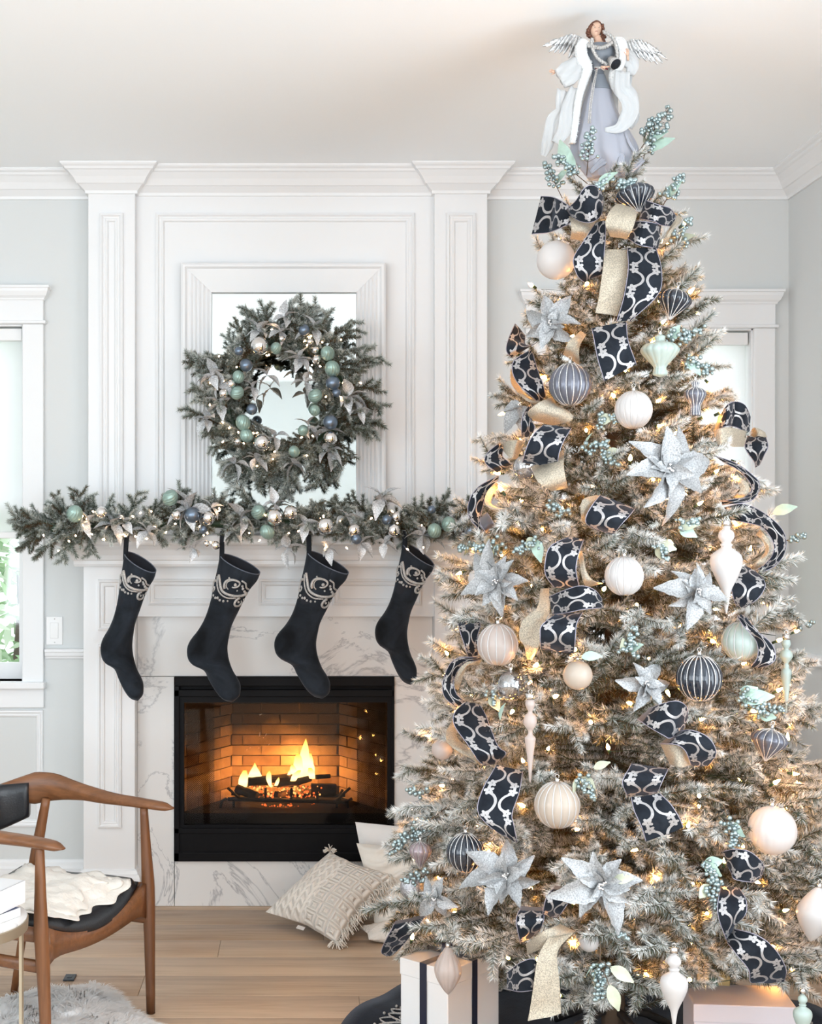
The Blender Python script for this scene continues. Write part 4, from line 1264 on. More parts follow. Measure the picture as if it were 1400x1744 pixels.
B('thin berry spray over the right wall below the treetop bow', 1150, 420, 65, 55, 24, 1, .02)
B('small berries in front of the treetop between the two bows', 1012, 322, 30, 40, 20, 1, .13)
B('small berries just under the angel hem', 1048, 318, 10, 36, 22, 0, .13)
B('berry cluster on the right side level with the mint lantern', 1130, 582, 15, 70, 36, 1, .06)
B('pale berry cluster under the mint lantern at the right', 1160, 610, -30, 60, 30, 2, .06)
B('silver berries between the two ribbed balls', 1008, 722, 15, 60, 34, 1, .06)
B('teal berries left of centre under the ribbed balls', 990, 770, 20, 50, 22, 1, .06)
B('teal berries in the middle under the white ribbed ball', 1025, 770, -40, 40, 20, 1, .06)
B('grey berries left of centre below the rolled ribbon', 925, 865, -10, 50, 24, 0, .05)
B('teal berries left of centre with two pale leaves', 920, 915, -150, 55, 30, 2, .07)
B('teal berries at the left edge beside the garland end', 862, 928, 190, 60, 30, 1, .05)
B('berries at the tip of the left branch next to the mantel', 815, 925, 195, 40, 18, 1, .0)
B('mint berries with leaf right of centre under the large poinsettia', 1150, 900, 20, 45, 22, 2, .07)
B('mint berries with leaf beside the long finial', 1118, 922, -60, 40, 20, 2, .08)
B('big silver teal berry cluster in the middle left of the navy ball', 1068, 1118, 80, 60, 40, 2, .08)
B('grey berries on the scroll ribbon at the left', 825, 1188, 20, 60, 34, 1, .07)
B('silver berries right of the navy ball with a large mint leaf', 1250, 1178, -30, 70, 40, 3, .08)
B('silver berries low at the right under the mint leaf', 1285, 1215, 10, 50, 24, 1, .06)
B('berries above the cream ribbed ball', 985, 1318, -60, 50, 34, 2, .09)
B('long dark berry spray reaching left over the cushions', 735, 1395, 215, 95, 44, 1, .0, spread=.25)
B('short dark berries at the left edge before the marble', 730, 1352, 165, 40, 20, 0, .0)
B('silver berries low at the left above the glitter ball', 730, 1490, 190, 50, 26, 0, .05)
B('hanging teal berry cluster at the bottom in front of the skirt', 1022, 1632, -95, 70, 50, 2, .16)
B('teal berries left of the large plain white ball', 1238, 1390, -80, 60, 40, 1, .08)
B('teal berries with big grey-green leaf low at the right', 1195, 1462, -60, 55, 36, 2, .10)
B('teal berries hanging beside the low right ribbon', 1210, 1500, -80, 50, 26, 1, .10)
B('berries poking out at the right edge above the narrow ribbon', 1342, 920, 20, 30, 16, 0, -.02)
B('berries at the right edge over the wall rail', 1355, 1070, 25, 32, 14, 0, -.02)
B('brown berries low in the middle left of the finial', 1072, 1600, 150, 30, 16, 0, .08)
# loose eucalyptus leaves
def loose_leaf(label, px, py, ang, Lpx, mat, off=.06, roll=0.5):
    dep = surf(px, py) - off; k = dep / F
    o = empty('leaf_pick', P(px, py, dep), label, 'leaf', 'mint leaves on the tree')
    a = math.radians(ang); q = Vector((math.cos(a), -.2, math.sin(a))).normalized()
    rows = leaf_grid(Lpx * k, Lpx * k * .26, .15, .1, 8, 2)
    mb = MB(); add_leaf(mb, P(px, py, dep) - q * Lpx * k * .5, frame_to(q, PI / 2 - roll), rows); mb.build('leaf', mat, o)
    mb = MB(); mb.tube([P(px, py, dep) - q * Lpx * k * .9, P(px, py, dep) - q * Lpx * k * .45], .001, 4); mb.build('stalk', M_bark, o)
LF = loose_leaf
LF('mint leaf at the right edge above the big ribbon loop', 1337, 868, 20, 42, M_mintleaf, -.03)
LF('large mint leaf at the right beside the silver berries', 1290, 1188, 10, 58, M_mintleaf, .10)
LF('mint leaf left of the icicle', 855, 1212, 80, 32, M_mintleaf, .06)
LF('pale leaf beside the berries above the cream ball', 1025, 1303, 25, 30, M_paleleaf, .09)
LF('pale leaf at the left edge under the garland end', 822, 922, 190, 30, M_paleleaf, .03)
LF('pale leaf lying on the left of the berry cluster at the bottom', 1060, 1660, -30, 46, M_paleleaf, .17)
LF('pale leaf hanging at the bottom under the berry cluster', 1046, 1700, -70, 46, M_paleleaf, .18)
LF('mint leaf behind the angel at the right', 1128, 245, 30, 46, M_mintleaf, .0)
LF('mint leaf at the left foot of the angel', 962, 262, 115, 50, M_mintleaf, .08)
LF('grey-green leaf beside the low poinsettia', 1062, 1497, 10, 36, M_paleleaf, .14)
LF('mint leaf beside the small cream ball', 1008, 1118, 5, 36, M_mintleaf, .09)

# ------------------------------------------------------------------ ribbons on the tree
CROP = {2: (840, 300, 3.5), 3: (780, 640, 4.375), 4: (1060, 640, 4.118), 5: (730, 960, 4.0), 6: (1060, 960, 4.118), 7: (620, 1300, 3.5), 8: (1000, 1300, 3.5)}
def pxs(c, s):
    ox, oy, k = CROP[c]
    return [(ox + float(a) / k, oy + float(b) / k) for a, b in (q.split(',') for q in s.split())]
RW = 0.10
def ribbon(label, c, L, Rr, gold=False, off=.05, b=.04, flip=False, ends=None, tw=0.0, name=None, lim=.07):
    """two edges of a ribbon as seen in the frame, laid over the foliage; b lifts the middle, ends sinks them in"""
    l, r = pxs(c, L), pxs(c, Rr)
    n = 6 * (max(len(l), len(r)) - 1)
    def resamp(q):
        s = np.array(smooth(q, 8)); d = np.r_[0, np.cumsum(np.hypot(*np.diff(s, axis=0).T))]
        t = np.linspace(0, d[-1], n + 1)
        return np.stack([np.interp(t, d, s[:, 0]), np.interp(t, d, s[:, 1])], 1)
    l, r = resamp(l), resamp(r)
    cx, cy = (l.mean(0) + r.mean(0)) / 2
    d0 = surf(cx, cy)
    N = 7; rows = []; uvs = []; v = 0; prev = None
    nm = name or ('champagne_ribbon' if gold else 'scroll_ribbon')
    for i in range(n + 1):
        t = i / n; m = (l[i] + r[i]) / 2
        dm = min(max(surf(*m), d0 - lim), d0 + lim) - off - b * math.sin(PI * t) + (0.035 * (abs(2 * t - 1) ** 4) if ends is None else ends * abs(2 * t - 1) ** 4)
        A = P(l[i][0], l[i][1], dm + tw * (t - .5) * 2 * .5); Bq = P(r[i][0], r[i][1], dm - tw * (t - .5) * 2 * .5)
        mid = (A + Bq) / 2
        if prev is not None: v += (mid - prev).length / RW
        prev = mid
        rows.append([A.lerp(Bq, j / N) + Vector((0, -.005 * math.sin(PI * j / N) - .002 * math.sin(9 * t + j), 0)) for j in range(N + 1)])
        uvs += [(j / N, v) for j in range(N + 1)]
    ctr = P(cx, cy, d0 - off)
    o = empty(nm, ctr, label, 'ribbon', ('champagne' if gold else 'blue velvet scroll') + ' ribbons on the tree')
    mb = MB(); mb.uv = []
    W = N + 1
    def sheet(dy, mi, rev):
        base = len(mb.v)
        fs = [((i * W + j), (i * W + j + 1), ((i + 1) * W + j + 1), ((i + 1) * W + j)) for i in range(n) for j in range(N)]
        mb.add([p + nrm[i][j] * dy for i, row in enumerate(rows) for j, p in enumerate(row)], [f[::-1] if rev else f for f in fs], mi)
        mb.uv += uvs
    nrm = []
    for i in range(n + 1):
        tg = rows[min(i + 1, n)][N // 2] - rows[max(i - 1, 0)][N // 2]
        ac = rows[i][N] - rows[i][0]
        q = tg.cross(ac); q = q.normalized() if q.length > 1e-9 else Vector((0, -1, 0))
        if q.y > 0: q = -q
        nrm.append([q] * W)
    sheet(0.0008, 0, False); sheet(-0.0008, 1, True)
    mb.build('velvet_face' if not gold else 'mesh_weave', [M_gold, M_gold] if gold else ([M_ribback, M_ribbon] if flip else [M_ribbon, M_ribback]), o)
    for k in (0, N):
        e = MB(); e.tube([row[k] for row in rows], 0.0014, 4); e.build('wired_edge', M_gold if gold else M_ribedge, o)
    return o
RB = ribbon
# treetop bow
RB('patterned velvet bow loop at the upper left under the angel, open end to the left', 2, '285,120 370,130 440,170 475,205', '230,345 330,335 440,290 480,250', off=.10, ends=.0)
RB('puffed velvet bow loop left of the treetop middle', 2, '415,215 490,150 545,70 600,58 648,100', '440,225 520,268 590,272 640,235 656,150', off=.13, b=.05)
RB('pointed velvet ribbon tail hanging left of the gold tail at the top', 2, '610,280 545,380 480,490 500,590 545,635', '668,265 667,380 660,480 655,575 580,610', off=.10, ends=.01)
RB('champagne bow loop peeking under the left velvet loop', 2, '450,230 470,300 460,375', '605,265 590,330 520,385', True, off=.09)
RB('champagne bow loop in the middle of the treetop bow', 2, '735,165 690,220 672,290 700,360', '835,190 852,230 830,310 790,375', True, off=.14, b=.05)
RB('long champagne ribbon tail hanging from the treetop bow', 2, '665,440 655,560 635,700 610,815', '800,440 795,580 770,720 735,835', True, off=.10, b=.03, ends=.0)
RB('long wide velvet ribbon tail hanging at the right of the champagne tail', 2, '800,430 805,560 780,720 735,865', '968,430 1002,560 985,700 815,865', off=.11, b=.04, ends=.0)
RB('velvet bow loop at the upper right under the black ornament', 2, '905,145 980,170 1050,190 1088,240', '870,255 960,268 1000,292 1065,298', off=.12, b=.05)
RB('lower velvet bow loop at the right of the treetop bow', 2, '830,275 910,272 1000,290', '795,370 880,412 980,432', off=.12, b=.04)
RB('champagne ribbon edge behind the right bow loops', 2, '1060,215 1100,235 1040,330 1000,420', '1110,240 1118,270 1070,320 1035,400', True, off=.07)
RB('straight velvet ribbon piece above the mint lantern', 2, '588,908 608,1010 630,1110 662,1222', '790,868 800,960 822,1040 852,1122', off=.11, b=.03, ends=.0)
RB('narrow champagne curl above the slate fluted ball', 2, '520,925 450,990 418,1062', '552,945 512,1020 512,1130', True, off=.06)
RB('curled velvet loop at the far left beside the upper poinsettia', 2, '130,880 95,960 78,1040 110,1082', '190,950 190,1000 225,1010 262,990', off=.03, lim=.05)
RB('velvet ribbon bend at the left edge left of the slate ball', 2, '222,1035 118,1110 140,1225 262,1342', '230,1045 262,1150 292,1230 315,1325', off=.05)
RB('champagne ribbon bend left of the slate ball', 2, '105,1150 110,1240 190,1330 270,1370', '150,1230 180,1290 260,1340 320,1350', True, off=.02)
# left side
RB('curving velvet ribbon at the left under the slate ball, with rolled end', 3, '640,365 560,440 510,540 480,645', '845,390 790,480 752,580 735,685', off=.10, b=.04)
RB('champagne ribbon hanging under the rolled velvet ribbon', 3, '545,680 600,790 700,860', '780,555 792,720 815,835', True, off=.06)
RB('champagne loop with lights inside under the slate ball', 3, '700,160 590,210 520,280 560,330', '740,230 830,270 845,330 700,370', True, off=.05)
RB('short velvet ribbon end left of the curving ribbon', 3, '530,220 490,280 475,360 475,460', '555,250 545,330 570,380 545,450', off=.06)
RB('velvet loop at the left edge above the long side loop', 3, '312,498 220,575 205,650 292,722', '335,540 332,600 372,640 398,662', off=.03, lim=.05)
RB('champagne inside of the left edge loop', 3, '340,500 420,480 480,500', '340,560 390,610 440,620', True, off=.03)
RB('long velvet loop bulging at the left edge beside the garland', 3, '300,745 150,830 80,950 88,1060 180,1168', '300,772 215,865 185,970 165,1080 225,1150', off=.03, lim=.05)
RB('rolled velvet ribbon end beside the garland tip', 3, '165,1060 170,1110 215,1175', '215,1020 255,1080 272,1140', off=.05, flip=True)
RB('champagne lining of the long left loop', 3, '285,800 215,870 210,960 300,1020', '300,830 250,900 260,970 400,1000', True, off=.01, lim=.05)
RB('velvet bow piece in the middle above the white ribbed ball', 3, '1060,888 990,980 950,1085 1020,1145', '1318,990 1262,1060 1205,1120 1150,1185', off=.11, b=.04)
RB('champagne ribbon edge left of the middle bow piece', 3, '1030,890 930,930 920,1060 950,1100', '1060,900 990,980 960,1040 965,1090', True, off=.09)
RB('wide velvet loop in the middle left of the white ribbed ball', 3, '830,1200 690,1270 650,1390 655,1490 720,1578', '935,1220 905,1300 882,1400 880,1480 905,1578', off=.11, b=.05)
RB('champagne inside of the wide middle loop', 3, '900,1330 915,1430 935,1530 960,1575', '920,1310 960,1470 1010,1530 1075,1545', True, off=.08)
RB('velvet loop lying sideways under the wide middle loop, end open to the right', 5, '822,225 930,180 1040,152 1130,180 1180,240', '842,345 950,332 1060,310 1180,300', off=.12, b=.04)
RB('squared velvet ribbon fold under the sideways loop', 5, '865,345 772,420 760,500 762,582', '1050,330 1010,400 1000,490 988,612', off=.12, b=.04)
RB('champagne ribbon running down left of the squared fold', 5, '765,170 740,300 645,385 618,500 652,560 672,650', '815,170 822,320 770,430 750,540 732,600 700,655', True, off=.05)
RB('short velvet ribbon at the left behind the peach ball', 5, '195,390 220,480 245,550 270,632', '322,370 352,420 332,500 335,622', off=.03, lim=.05)
RB('velvet side loop at the left edge seen edge-on', 5, '350,638 180,650 105,780 105,900 190,978', '352,655 235,682 172,790 185,880 242,940', off=.03, lim=.05)
RB('champagne lining of the edge-on side loop', 5, '350,658 250,680 185,780 185,850', '340,690 270,690 235,760 200,860', True, off=.01, lim=.05)
RB('long slanting velvet ribbon at the left under the dark berries', 5, '258,940 180,1010 175,1100 268,1232 340,1342 395,1372', '340,955 382,1020 432,1150 475,1250 525,1290 470,1355', off=.07, b=.03)
RB('champagne ribbon along the left of the slanting ribbon', 5, '170,1060 120,1150 150,1240 310,1340', '190,1090 190,1180 270,1260 350,1370', True, off=.04)
RB('broad velvet ribbon tail at the lower left beside the icicle tip', 7, '790,10 705,160 680,290 762,385 860,445', '945,45 922,180 882,300 892,370 912,472', off=.10, b=.04)
# right side
RB('velvet ribbon fold at the right beside the long white finial', 6, '820,0 768,90 768,190 798,302', '930,50 1002,140 962,230 862,305', off=.07, b=.03)
RB('narrow twisting velvet ribbon at the right under the white finial', 6, '798,358 850,440 940,540 948,650 898,722', '850,358 932,460 1052,570 1064,680 962,732', off=.07, b=.04)
RB('velvet loop at the right of the middle, upper of a pair', 6, '180,1020 290,980 382,965 445,1000 458,1082', '103,1090 200,1152 292,1205 335,1222 425,1165', off=.12, b=.05)
RB('velvet loop at the right of the middle, lower of a pair', 6, '360,1182 480,1168 602,1220 655,1322 602,1415', '268,1262 382,1270 442,1312 478,1400 492,1418', off=.13, b=.05)
RB('champagne inside of the lower paired loop', 6, '265,1265 380,1275 440,1320 470,1390', '330,1400 400,1425 440,1420 470,1410', True, off=.10)
RB('velvet tail under the paired loops', 8, '265,0 218,90 213,130 240,198', '482,30 452,100 432,140 412,178', off=.11, b=.03)
RB('square ended velvet tail under the paired loops', 8, '262,200 280,280 322,370 350,465', '432,180 502,250 545,320 572,382', off=.11, b=.03, ends=-.01)
RB('velvet loop low at the right above the long curling tail', 8, '800,528 880,512 972,530 1046,600 1042,662', '832,605 862,655 882,692 980,706 1022,692', off=.09, b=.05)
RB('upright velvet ribbon fold low at the right', 8, '800,732 780,820 785,920 832,1062', '902,740 948,820 942,900 872,962', off=.09, b=.03)
RB('long curling velvet tail at the lower right', 8, '862,985 1000,1020 1112,1100 1182,1222 1172,1302', '830,1062 900,1150 962,1232 970,1300 1010,1306', off=.09, b=.04)
RB('tall velvet loop sticking out at the upper right before the window', 4, '672,290 755,190 850,198 897,290', '640,390 740,350 822,372 882,425', off=.08, b=.05, lim=.05)
RB('champagne ribbon inside the tall upper right loop', 4, '640,385 740,365 870,390', '650,475 740,492 850,495', True, off=.07, b=.03)
RB('velvet loop end at the far upper right against the wall', 4, '880,420 860,500 922,600 932,642', '1000,420 1022,500 990,562 962,622', off=.03, lim=.05)
RB('champagne fold behind the far upper right loop', 4, '890,400 930,365 1000,400', '900,440 960,420 1010,440', True, off=.01, lim=.05)
RB('velvet side loop at the right seen edge-on with lights inside', 4, '640,560 790,612 905,690 965,765 905,875 700,905', '700,600 800,655 878,722 908,790 858,850 690,880', off=.04, lim=.05, b=.03)
RB('champagne lining of the right edge-on loop', 4, '780,700 860,740 890,800 830,870', '800,705 820,760 830,800 780,850', True, off=.01, lim=.05)
RB('big velvet loop bulging over the right edge of the tree', 4, '715,925 850,900 1002,970 1122,1080 1148,1200 1082,1322 950,1392', '760,1010 880,1032 982,1062 1052,1152 1060,1232 1010,1312 930,1372', off=.04, lim=.05, b=.04)
RB('champagne lining of the big right loop', 4, '960,1080 1030,1160 1035,1230 960,1350', '940,1110 1000,1180 1000,1240 900,1350', True, off=.01, lim=.05)
# bottom
RB('velvet ribbon tail pointing down at the far lower left over the floor', 7, '190,940 138,1040 103,1120 132,1148', '372,900 300,1000 232,1080 170,1142', off=.04, lim=.05)
RB('velvet bow loop low in the middle, left one', 7, '940,850 908,930 932,1075', '1062,860 1072,930 1042,1002', off=.10)
RB('dark velvet bow loop low in the middle beside the poinsettia', 7, '1140,728 1088,800 1062,902', '1222,740 1236,800 1150,922', off=.12)
RB('champagne loop at the bottom left of the low bow', 7, '965,1080 1060,1010 1170,960', '975,1135 1110,1080 1260,1000', True, off=.13)
RB('long champagne tail hanging from the low bow to the skirt', 7, '1100,1040 1040,1150 1010,1350 978,1535', '1242,1010 1152,1120 1162,1300 1172,1492', True, off=.15, b=.03, ends=-.02)
RB('short velvet tail rolled at the bottom beside the champagne tail', 7, '850,1250 930,1190 1020,1172 1045,1270', '852,1342 930,1362 1000,1352 1062,1332', off=.14)

# ------------------------------------------------------------------ the angel on top
AD = 3.90
def A_(x, y, dy=0.0): return P(920 + x / 5.813, 20 + y / 5.813, AD + dy)
KA = AD / F / 5.813
angel = empty('angel_tree_topper', A_(600, 1640), 'angel figurine in a grey satin gown and white robe standing on the treetop', 'figurine')
def lofted(rows, depth, n=40, folds=0, famp=0.0, dy=0.0, ph=0.0, closed=True, cap=True):
    """rows: (y, left x, right x) in the angel frame; depth: half depth as a share of half width"""
    s = smooth(rows, 6); rs = []
    for (y, l, r) in s:
        c = (l + r) / 2; w = (r - l) / 2; row = []
        tt = (y - rows[0][0]) / (rows[-1][0] - rows[0][0])
        for k in range(n):
            a = 2 * PI * k / n
            q = 1 + famp * tt * (math.sin(folds * a + ph + tt * 1.5) + .5 * math.sin((folds * 2 - 1) * a + 1.3))
            row.append(A_(c + math.cos(a) * w * q, y) + Vector((0, dy - math.sin(a) * w * KA * depth * q, 0)))
        rs.append(row)
    mb = MB(); mb.rings(rs, True, cap)
    return mb
# head, neck and chest as one body
hc = (548, 182)
def hp(u, v, w):
    """head space: u right, v down, w towards the room; tilted a little"""
    ca, sa = math.cos(.12), math.sin(.12)
    return A_(hc[0] + u * ca - v * sa * -1 * -1, hc[1] + u * sa * .6 + v, 0) + Vector((0, -w * KA, 0))
mb = MB(); rs = []
nseg, nrow = 36, 28
for i in range(nrow + 1):
    th = PI * i / nrow; rs_ = []
    for k in range(nseg):
        a = 2 * PI * k / nseg
        x = math.sin(th) * math.cos(a); y = -math.cos(th); z = math.sin(th) * math.sin(a)
        wx = 58 * (1 - .24 * max(0, y) ** 1.5); u = x * wx; v = y * 80; w = z * 66
        if z > 0:
            fr_ = z
            w += 15 * math.exp(-((u / 8) ** 2) - (((v - 14) / 15) ** 2)) * fr_                       # nose
            w -= 8 * (math.exp(-(((u - 21) / 12) ** 2) - (((v + 6) / 9) ** 2)) + math.exp(-(((u + 21) / 12) ** 2) - (((v + 6) / 9) ** 2))) * fr_
            w += 6 * math.exp(-((u / 14) ** 2) - (((v - 38) / 6) ** 2)) * fr_                          # lips
            w += 8 * math.exp(-((u / 16) ** 2) - (((v - 64) / 12) ** 2)) * fr_                         # chin
        rs_.append(hp(u, v, w + 4))
    rs.append(rs_)
mb.rings(rs, True, True)
nk = [(235, 522, 590), (270, 532, 612), (310, 530, 630), (350, 470, 690), (400, 470, 700)]
s = smooth(nk, 5); rs = []
for (y, l, r) in s:
    rs.append([A_((l + r) / 2 + math.cos(2 * PI * k / 20) * (r - l) / 2, y) + Vector((0, -math.sin(2 * PI * k / 20) * min((r - l) / 2, 62) * KA * .9, 0)) for k in range(20)])
mb.rings(rs, True, True)
body = mb.build('body', M_skin, angel)
dark = simple('painted_eye', (0.02, 0.012, 0.01), 0.3); lip = simple('painted_lip', (0.40, 0.12, 0.10), 0.5); white = simple('eye_white', (0.7, 0.66, 0.62), 0.3)
for sx in (-21, 21):
    mb = MB(); mb.ball(hp(sx, -5, 57), 9.5 * KA, 10, 6, sc=(1.15, .5, .55)); e = mb.build('eye', white, body)
    mb = MB(); mb.ball(hp(sx + 1, -5, 61), 5.2 * KA, 8, 5, sc=(1, .6, 1)); mb.build('pupil', dark, e)
    mb = MB(); mb.tube([hp(sx - 13, -18, 57), hp(sx, -23, 60), hp(sx + 13, -19, 57)], 2.0 * KA, 5); mb.build('eyebrow', M_hair, body)
mb = MB(); mb.tube([hp(-13, 37, 62), hp(-5, 35, 70), hp(0, 37, 71), hp(5, 35, 70), hp(13, 37, 62)], [1.5 * KA, 3.6 * KA, 3.2 * KA, 3.6 * KA, 1.5 * KA], 6); mb.build('mouth', lip, body)
# hair: cap with a centre parting and curls falling to the shoulders
mb = MB(); rs = []
for i in range(13):
    th = PI * .62 * i / 12; row = []
    for k in range(32):
        a = 2 * PI * k / 32
        x = math.sin(th) * math.cos(a); y = -math.cos(th); z = math.sin(th) * math.sin(a)
        zz = z if z < .25 else .25 + (z - .25) * (.9 if y < -.62 else .12)
        row.append(hp(x * 74 * (1 + .05 * math.sin(9 * a)), y * 92 - 4 + 8 * abs(x) * (z > 0), zz * 78 * (1 + .04 * math.sin(11 * a + th * 5))))
    rs.append(row)
mb.rings(rs, True, True); mb.build('hair', M_hair, angel)
for sx, pts_, r_ in ((-1, [(-50, -40, 40), (-68, 0, 30), (-74, 35, 24), (-58, 66, 22), (-40, 80, 10)], 17), (-1, [(-62, -20, 10), (-80, 20, 4), (-72, 60, 6), (-50, 78, 4)], 16),
                    (1, [(50, -44, 40), (66, -6, 32), (72, 30, 24), (84, 60, 14), (100, 78, 10)], 17), (1, [(62, -20, 10), (82, 20, 6), (92, 52, 4), (110, 66, 0)], 17), (1, [(60, 40, 10), (78, 80, 20), (96, 110, 24), (104, 128, 24)], 14), (-1, [(-44, 60, 0), (-30, 100, 14), (-26, 124, 20)], 13)):
    mb = MB(); p = smooth(pts_, 5)
    mb.tube([hp(q[0] + 4 * math.sin(i * 1.6), q[1], q[2] + 4 * math.cos(i * 1.6)) for i, q in enumerate(p)], [r_ * KA * (1 - .35 * i / len(p)) for i in range(len(p))], 8); mb.build('curl', M_hair, angel)
# gown
lofted([(322, 478, 700), (360, 446, 735), (430, 452, 738), (500, 480, 680), (560, 502, 630), (640, 512, 640)], .62, 36, 9, .035).build('bodice', M_gown_dark, angel)
lofted([(630, 510, 642), (690, 503, 660), (745, 500, 690), (778, 498, 702)], .75, 40, 9, .03, -.002).build('peplum', M_gown_dark, angel)
lofted([(640, 512, 640), (760, 480, 700), (900, 430, 730), (1050, 395, 790), (1200, 350, 880), (1310, 315, 935), (1420, 310, 962), (1520, 375, 965), (1600, 440, 930), (1650, 480, 880)], .62, 96, 8, .085, .0, .6).build('skirt', M_gown, angel)
def drape(path, widths, thick, name, mat, parent, ripple=.0, dy=0.0, n=9, ph=0.0):
    """a hanging strip of cloth along a path, rippled and with thickness"""
    p = smooth([(q[0], q[1], q[2] if len(q) > 2 else 0) for q in path], 6); m = len(p)
    ws = np.interp(np.linspace(0, 1, m), np.linspace(0, 1, len(widths)), widths)
    rs = []
    for i in range(m):
        t = np.array(p[min(i + 1, m - 1)]) - np.array(p[max(i - 1, 0)]); t /= np.linalg.norm(t[:2]) + 1e-9
        nx, ny = -t[1], t[0]; row = []; bk = []
        for j in range(n):
            q = (j / (n - 1) - .5) * ws[i]
            z = ripple * ws[i] * math.sin(j * 1.9 + i * .35 + ph) + p[i][2]
            row.append(A_(p[i][0] + nx * q, p[i][1] + ny * q) + Vector((0, dy - (z + thick) * KA, 0)))
            bk.append(A_(p[i][0] + nx * q, p[i][1] + ny * q) + Vector((0, dy - (z - thick) * KA, 0)))
        rs.append(row + bk[::-1])
    mb = MB(); mb.rings(rs, True, True)
    return mb.build(name, mat, parent)
FRONT = -.028
# swirling folds at the hem
drape([(470, 1625, 10), (600, 1520, 40), (750, 1470, 60), (760, 1560, 60), (800, 1640, 30)], [40, 80, 60, 70, 40], 8, 'hem_fold', M_gown, angel, .1, -.035)
drape([(800, 1240, 10), (840, 1360, 50), (900, 1450, 60), (950, 1440, 30)], [10, 26, 30, 14], 8, 'hem_fold', M_gown, angel, .05, -.040)
drape([(800, 1640, 20), (880, 1580, 50), (990, 1500, 30)], [50, 80, 50], 8, 'hem_fold', M_gown, angel, .1, -.03)
# fur-edged robe
def fluffy(path, widths, name, dy):
    p = smooth([(q[0], q[1]) for q in path], 6); m = len(p); mb = MB(); rr = random.Random(len(path))
    ws = np.interp(np.linspace(0, 1, m), np.linspace(0, 1, len(widths)), widths)
    pts = [A_(q[0], q[1]) + Vector((0, dy, 0)) for q in p]
    mb.tube(pts, [w * KA / 2 for w in ws], 10)
    for i in range(900):
        k = rr.randrange(m); a = rr.uniform(0, 2 * PI); w = ws[k] / 2
        c = A_(p[k][0] + math.cos(a) * w * .9, p[k][1] + rr.uniform(-20, 20)) + Vector((0, dy - math.sin(a) * w * KA * .9, 0))
        e = c + Vector((math.cos(a) * 16 * KA, -math.sin(a) * 14 * KA, rr.uniform(-14, 8) * KA))
        s = Vector((3 * KA, 0, 2 * KA)); mb.add([c - s, c + s, e], [(0, 1, 2)])
    return mb.build(name, M_fluff, angel)
fluffy([(420, 320), (385, 400), (400, 500), (450, 590), (420, 690), (385, 800), (355, 930), (340, 1050), (320, 1200), (300, 1330)], [90, 120, 130, 100, 90, 80, 70, 70, 70, 60], 'fur_trim', -.026)
fluffy([(690, 320), (770, 340), (800, 430), (770, 540), (720, 640), (740, 740), (780, 840)], [70, 130, 110, 100, 110, 130, 100], 'fur_trim', -.022)
lofted([(310, 400, 760), (420, 370, 830), (560, 400, 810), (700, 400, 800), (900, 350, 790), (1100, 330, 800), (1280, 300, 800)], .42, 30, 5, .04, .03).build('robe_back', M_sheer, angel)
# sleeves and hands
drape([(470, 480, 0), (360, 560, 20), (260, 640, 30), (180, 690, 20)], [110, 200, 230, 190], 26, 'sleeve', M_sheer, angel, .10, -.015)
drape([(760, 440, 0), (850, 480, 20), (900, 560, 20), (880, 640, 10)], [110, 150, 130, 80], 26, 'sleeve', M_sheer, angel, .08, -.01)
def hand(c, ang, s, dy):
    """palm with four fingers and a thumb, fingers pointing along ang (frame degrees)"""
    ca, sa = math.cos(math.radians(ang)), -math.sin(math.radians(ang))
    def q(u, v, w=0): return A_(c[0] + (u * ca - v * sa) * s, c[1] + (u * sa + v * ca) * s) + Vector((0, dy - w * s * KA, 0))
    mb = MB()
    mb.tube([q(-46, 0), q(-20, 0), q(-4, 0)], [10 * s * KA, 9 * s * KA, 12 * s * KA], 8)
    mb.tube([q(-6, 0), q(8, 0), q(24, 0), q(30, 0)], [10 * s * KA, 15 * s * KA, 14 * s * KA, 9 * s * KA], 8, flat=.5, up=(0, 1, 0))
    for k, (v, l) in enumerate(((-11, 26), (-4, 31), (4, 29), (11, 22))):
        mb.tube([q(24, v), q(24 + l * .5, v * 1.15, 3), q(24 + l, v * 1.1, 9)], [4.2 * s * KA, 3.8 * s * KA, 2.6 * s * KA], 6)
    mb.tube([q(4, -12), q(16, -24, 4), q(28, -30, 8)], [5 * s * KA, 4.4 * s * KA, 3 * s * KA], 6)
    mb.build('hand', M_skin, angel)
hand((140, 612), 170, 1.15, -.015); hand((836, 470), 96, 1.15, -.035); hand((610, 600), 185, .9, -.045)
# organza scarves
drape([(230, 790), (200, 900, 10), (190, 1000, 20), (120, 1090, 10), (90, 1220), (60, 1340, 10), (25, 1440)], [150, 110, 100, 140, 130, 120, 60], 3, 'scarf', M_sheer, angel, .10, -.01)
drape([(340, 780), (270, 950, 10), (240, 1080, 20), (220, 1200, 10), (140, 1320)], [120, 130, 140, 140, 90], 3, 'scarf', M_sheer, angel, .10, -.02, ph=1.0)
drape([(780, 640), (770, 800, 20), (830, 900, 30), (850, 1020, 30), (800, 1140, 40), (720, 1215, 40), (600, 1225, 30)], [150, 150, 200, 170, 150, 90, 40], 3, 'scarf', M_sheer, angel, .10, -.045)
drape([(850, 640), (850, 760, 20), (880, 900, 10), (940, 1050), (890, 1170)], [100, 90, 80, 70, 30], 3, 'scarf', M_sheer, angel, .12, -.01, ph=2.0)
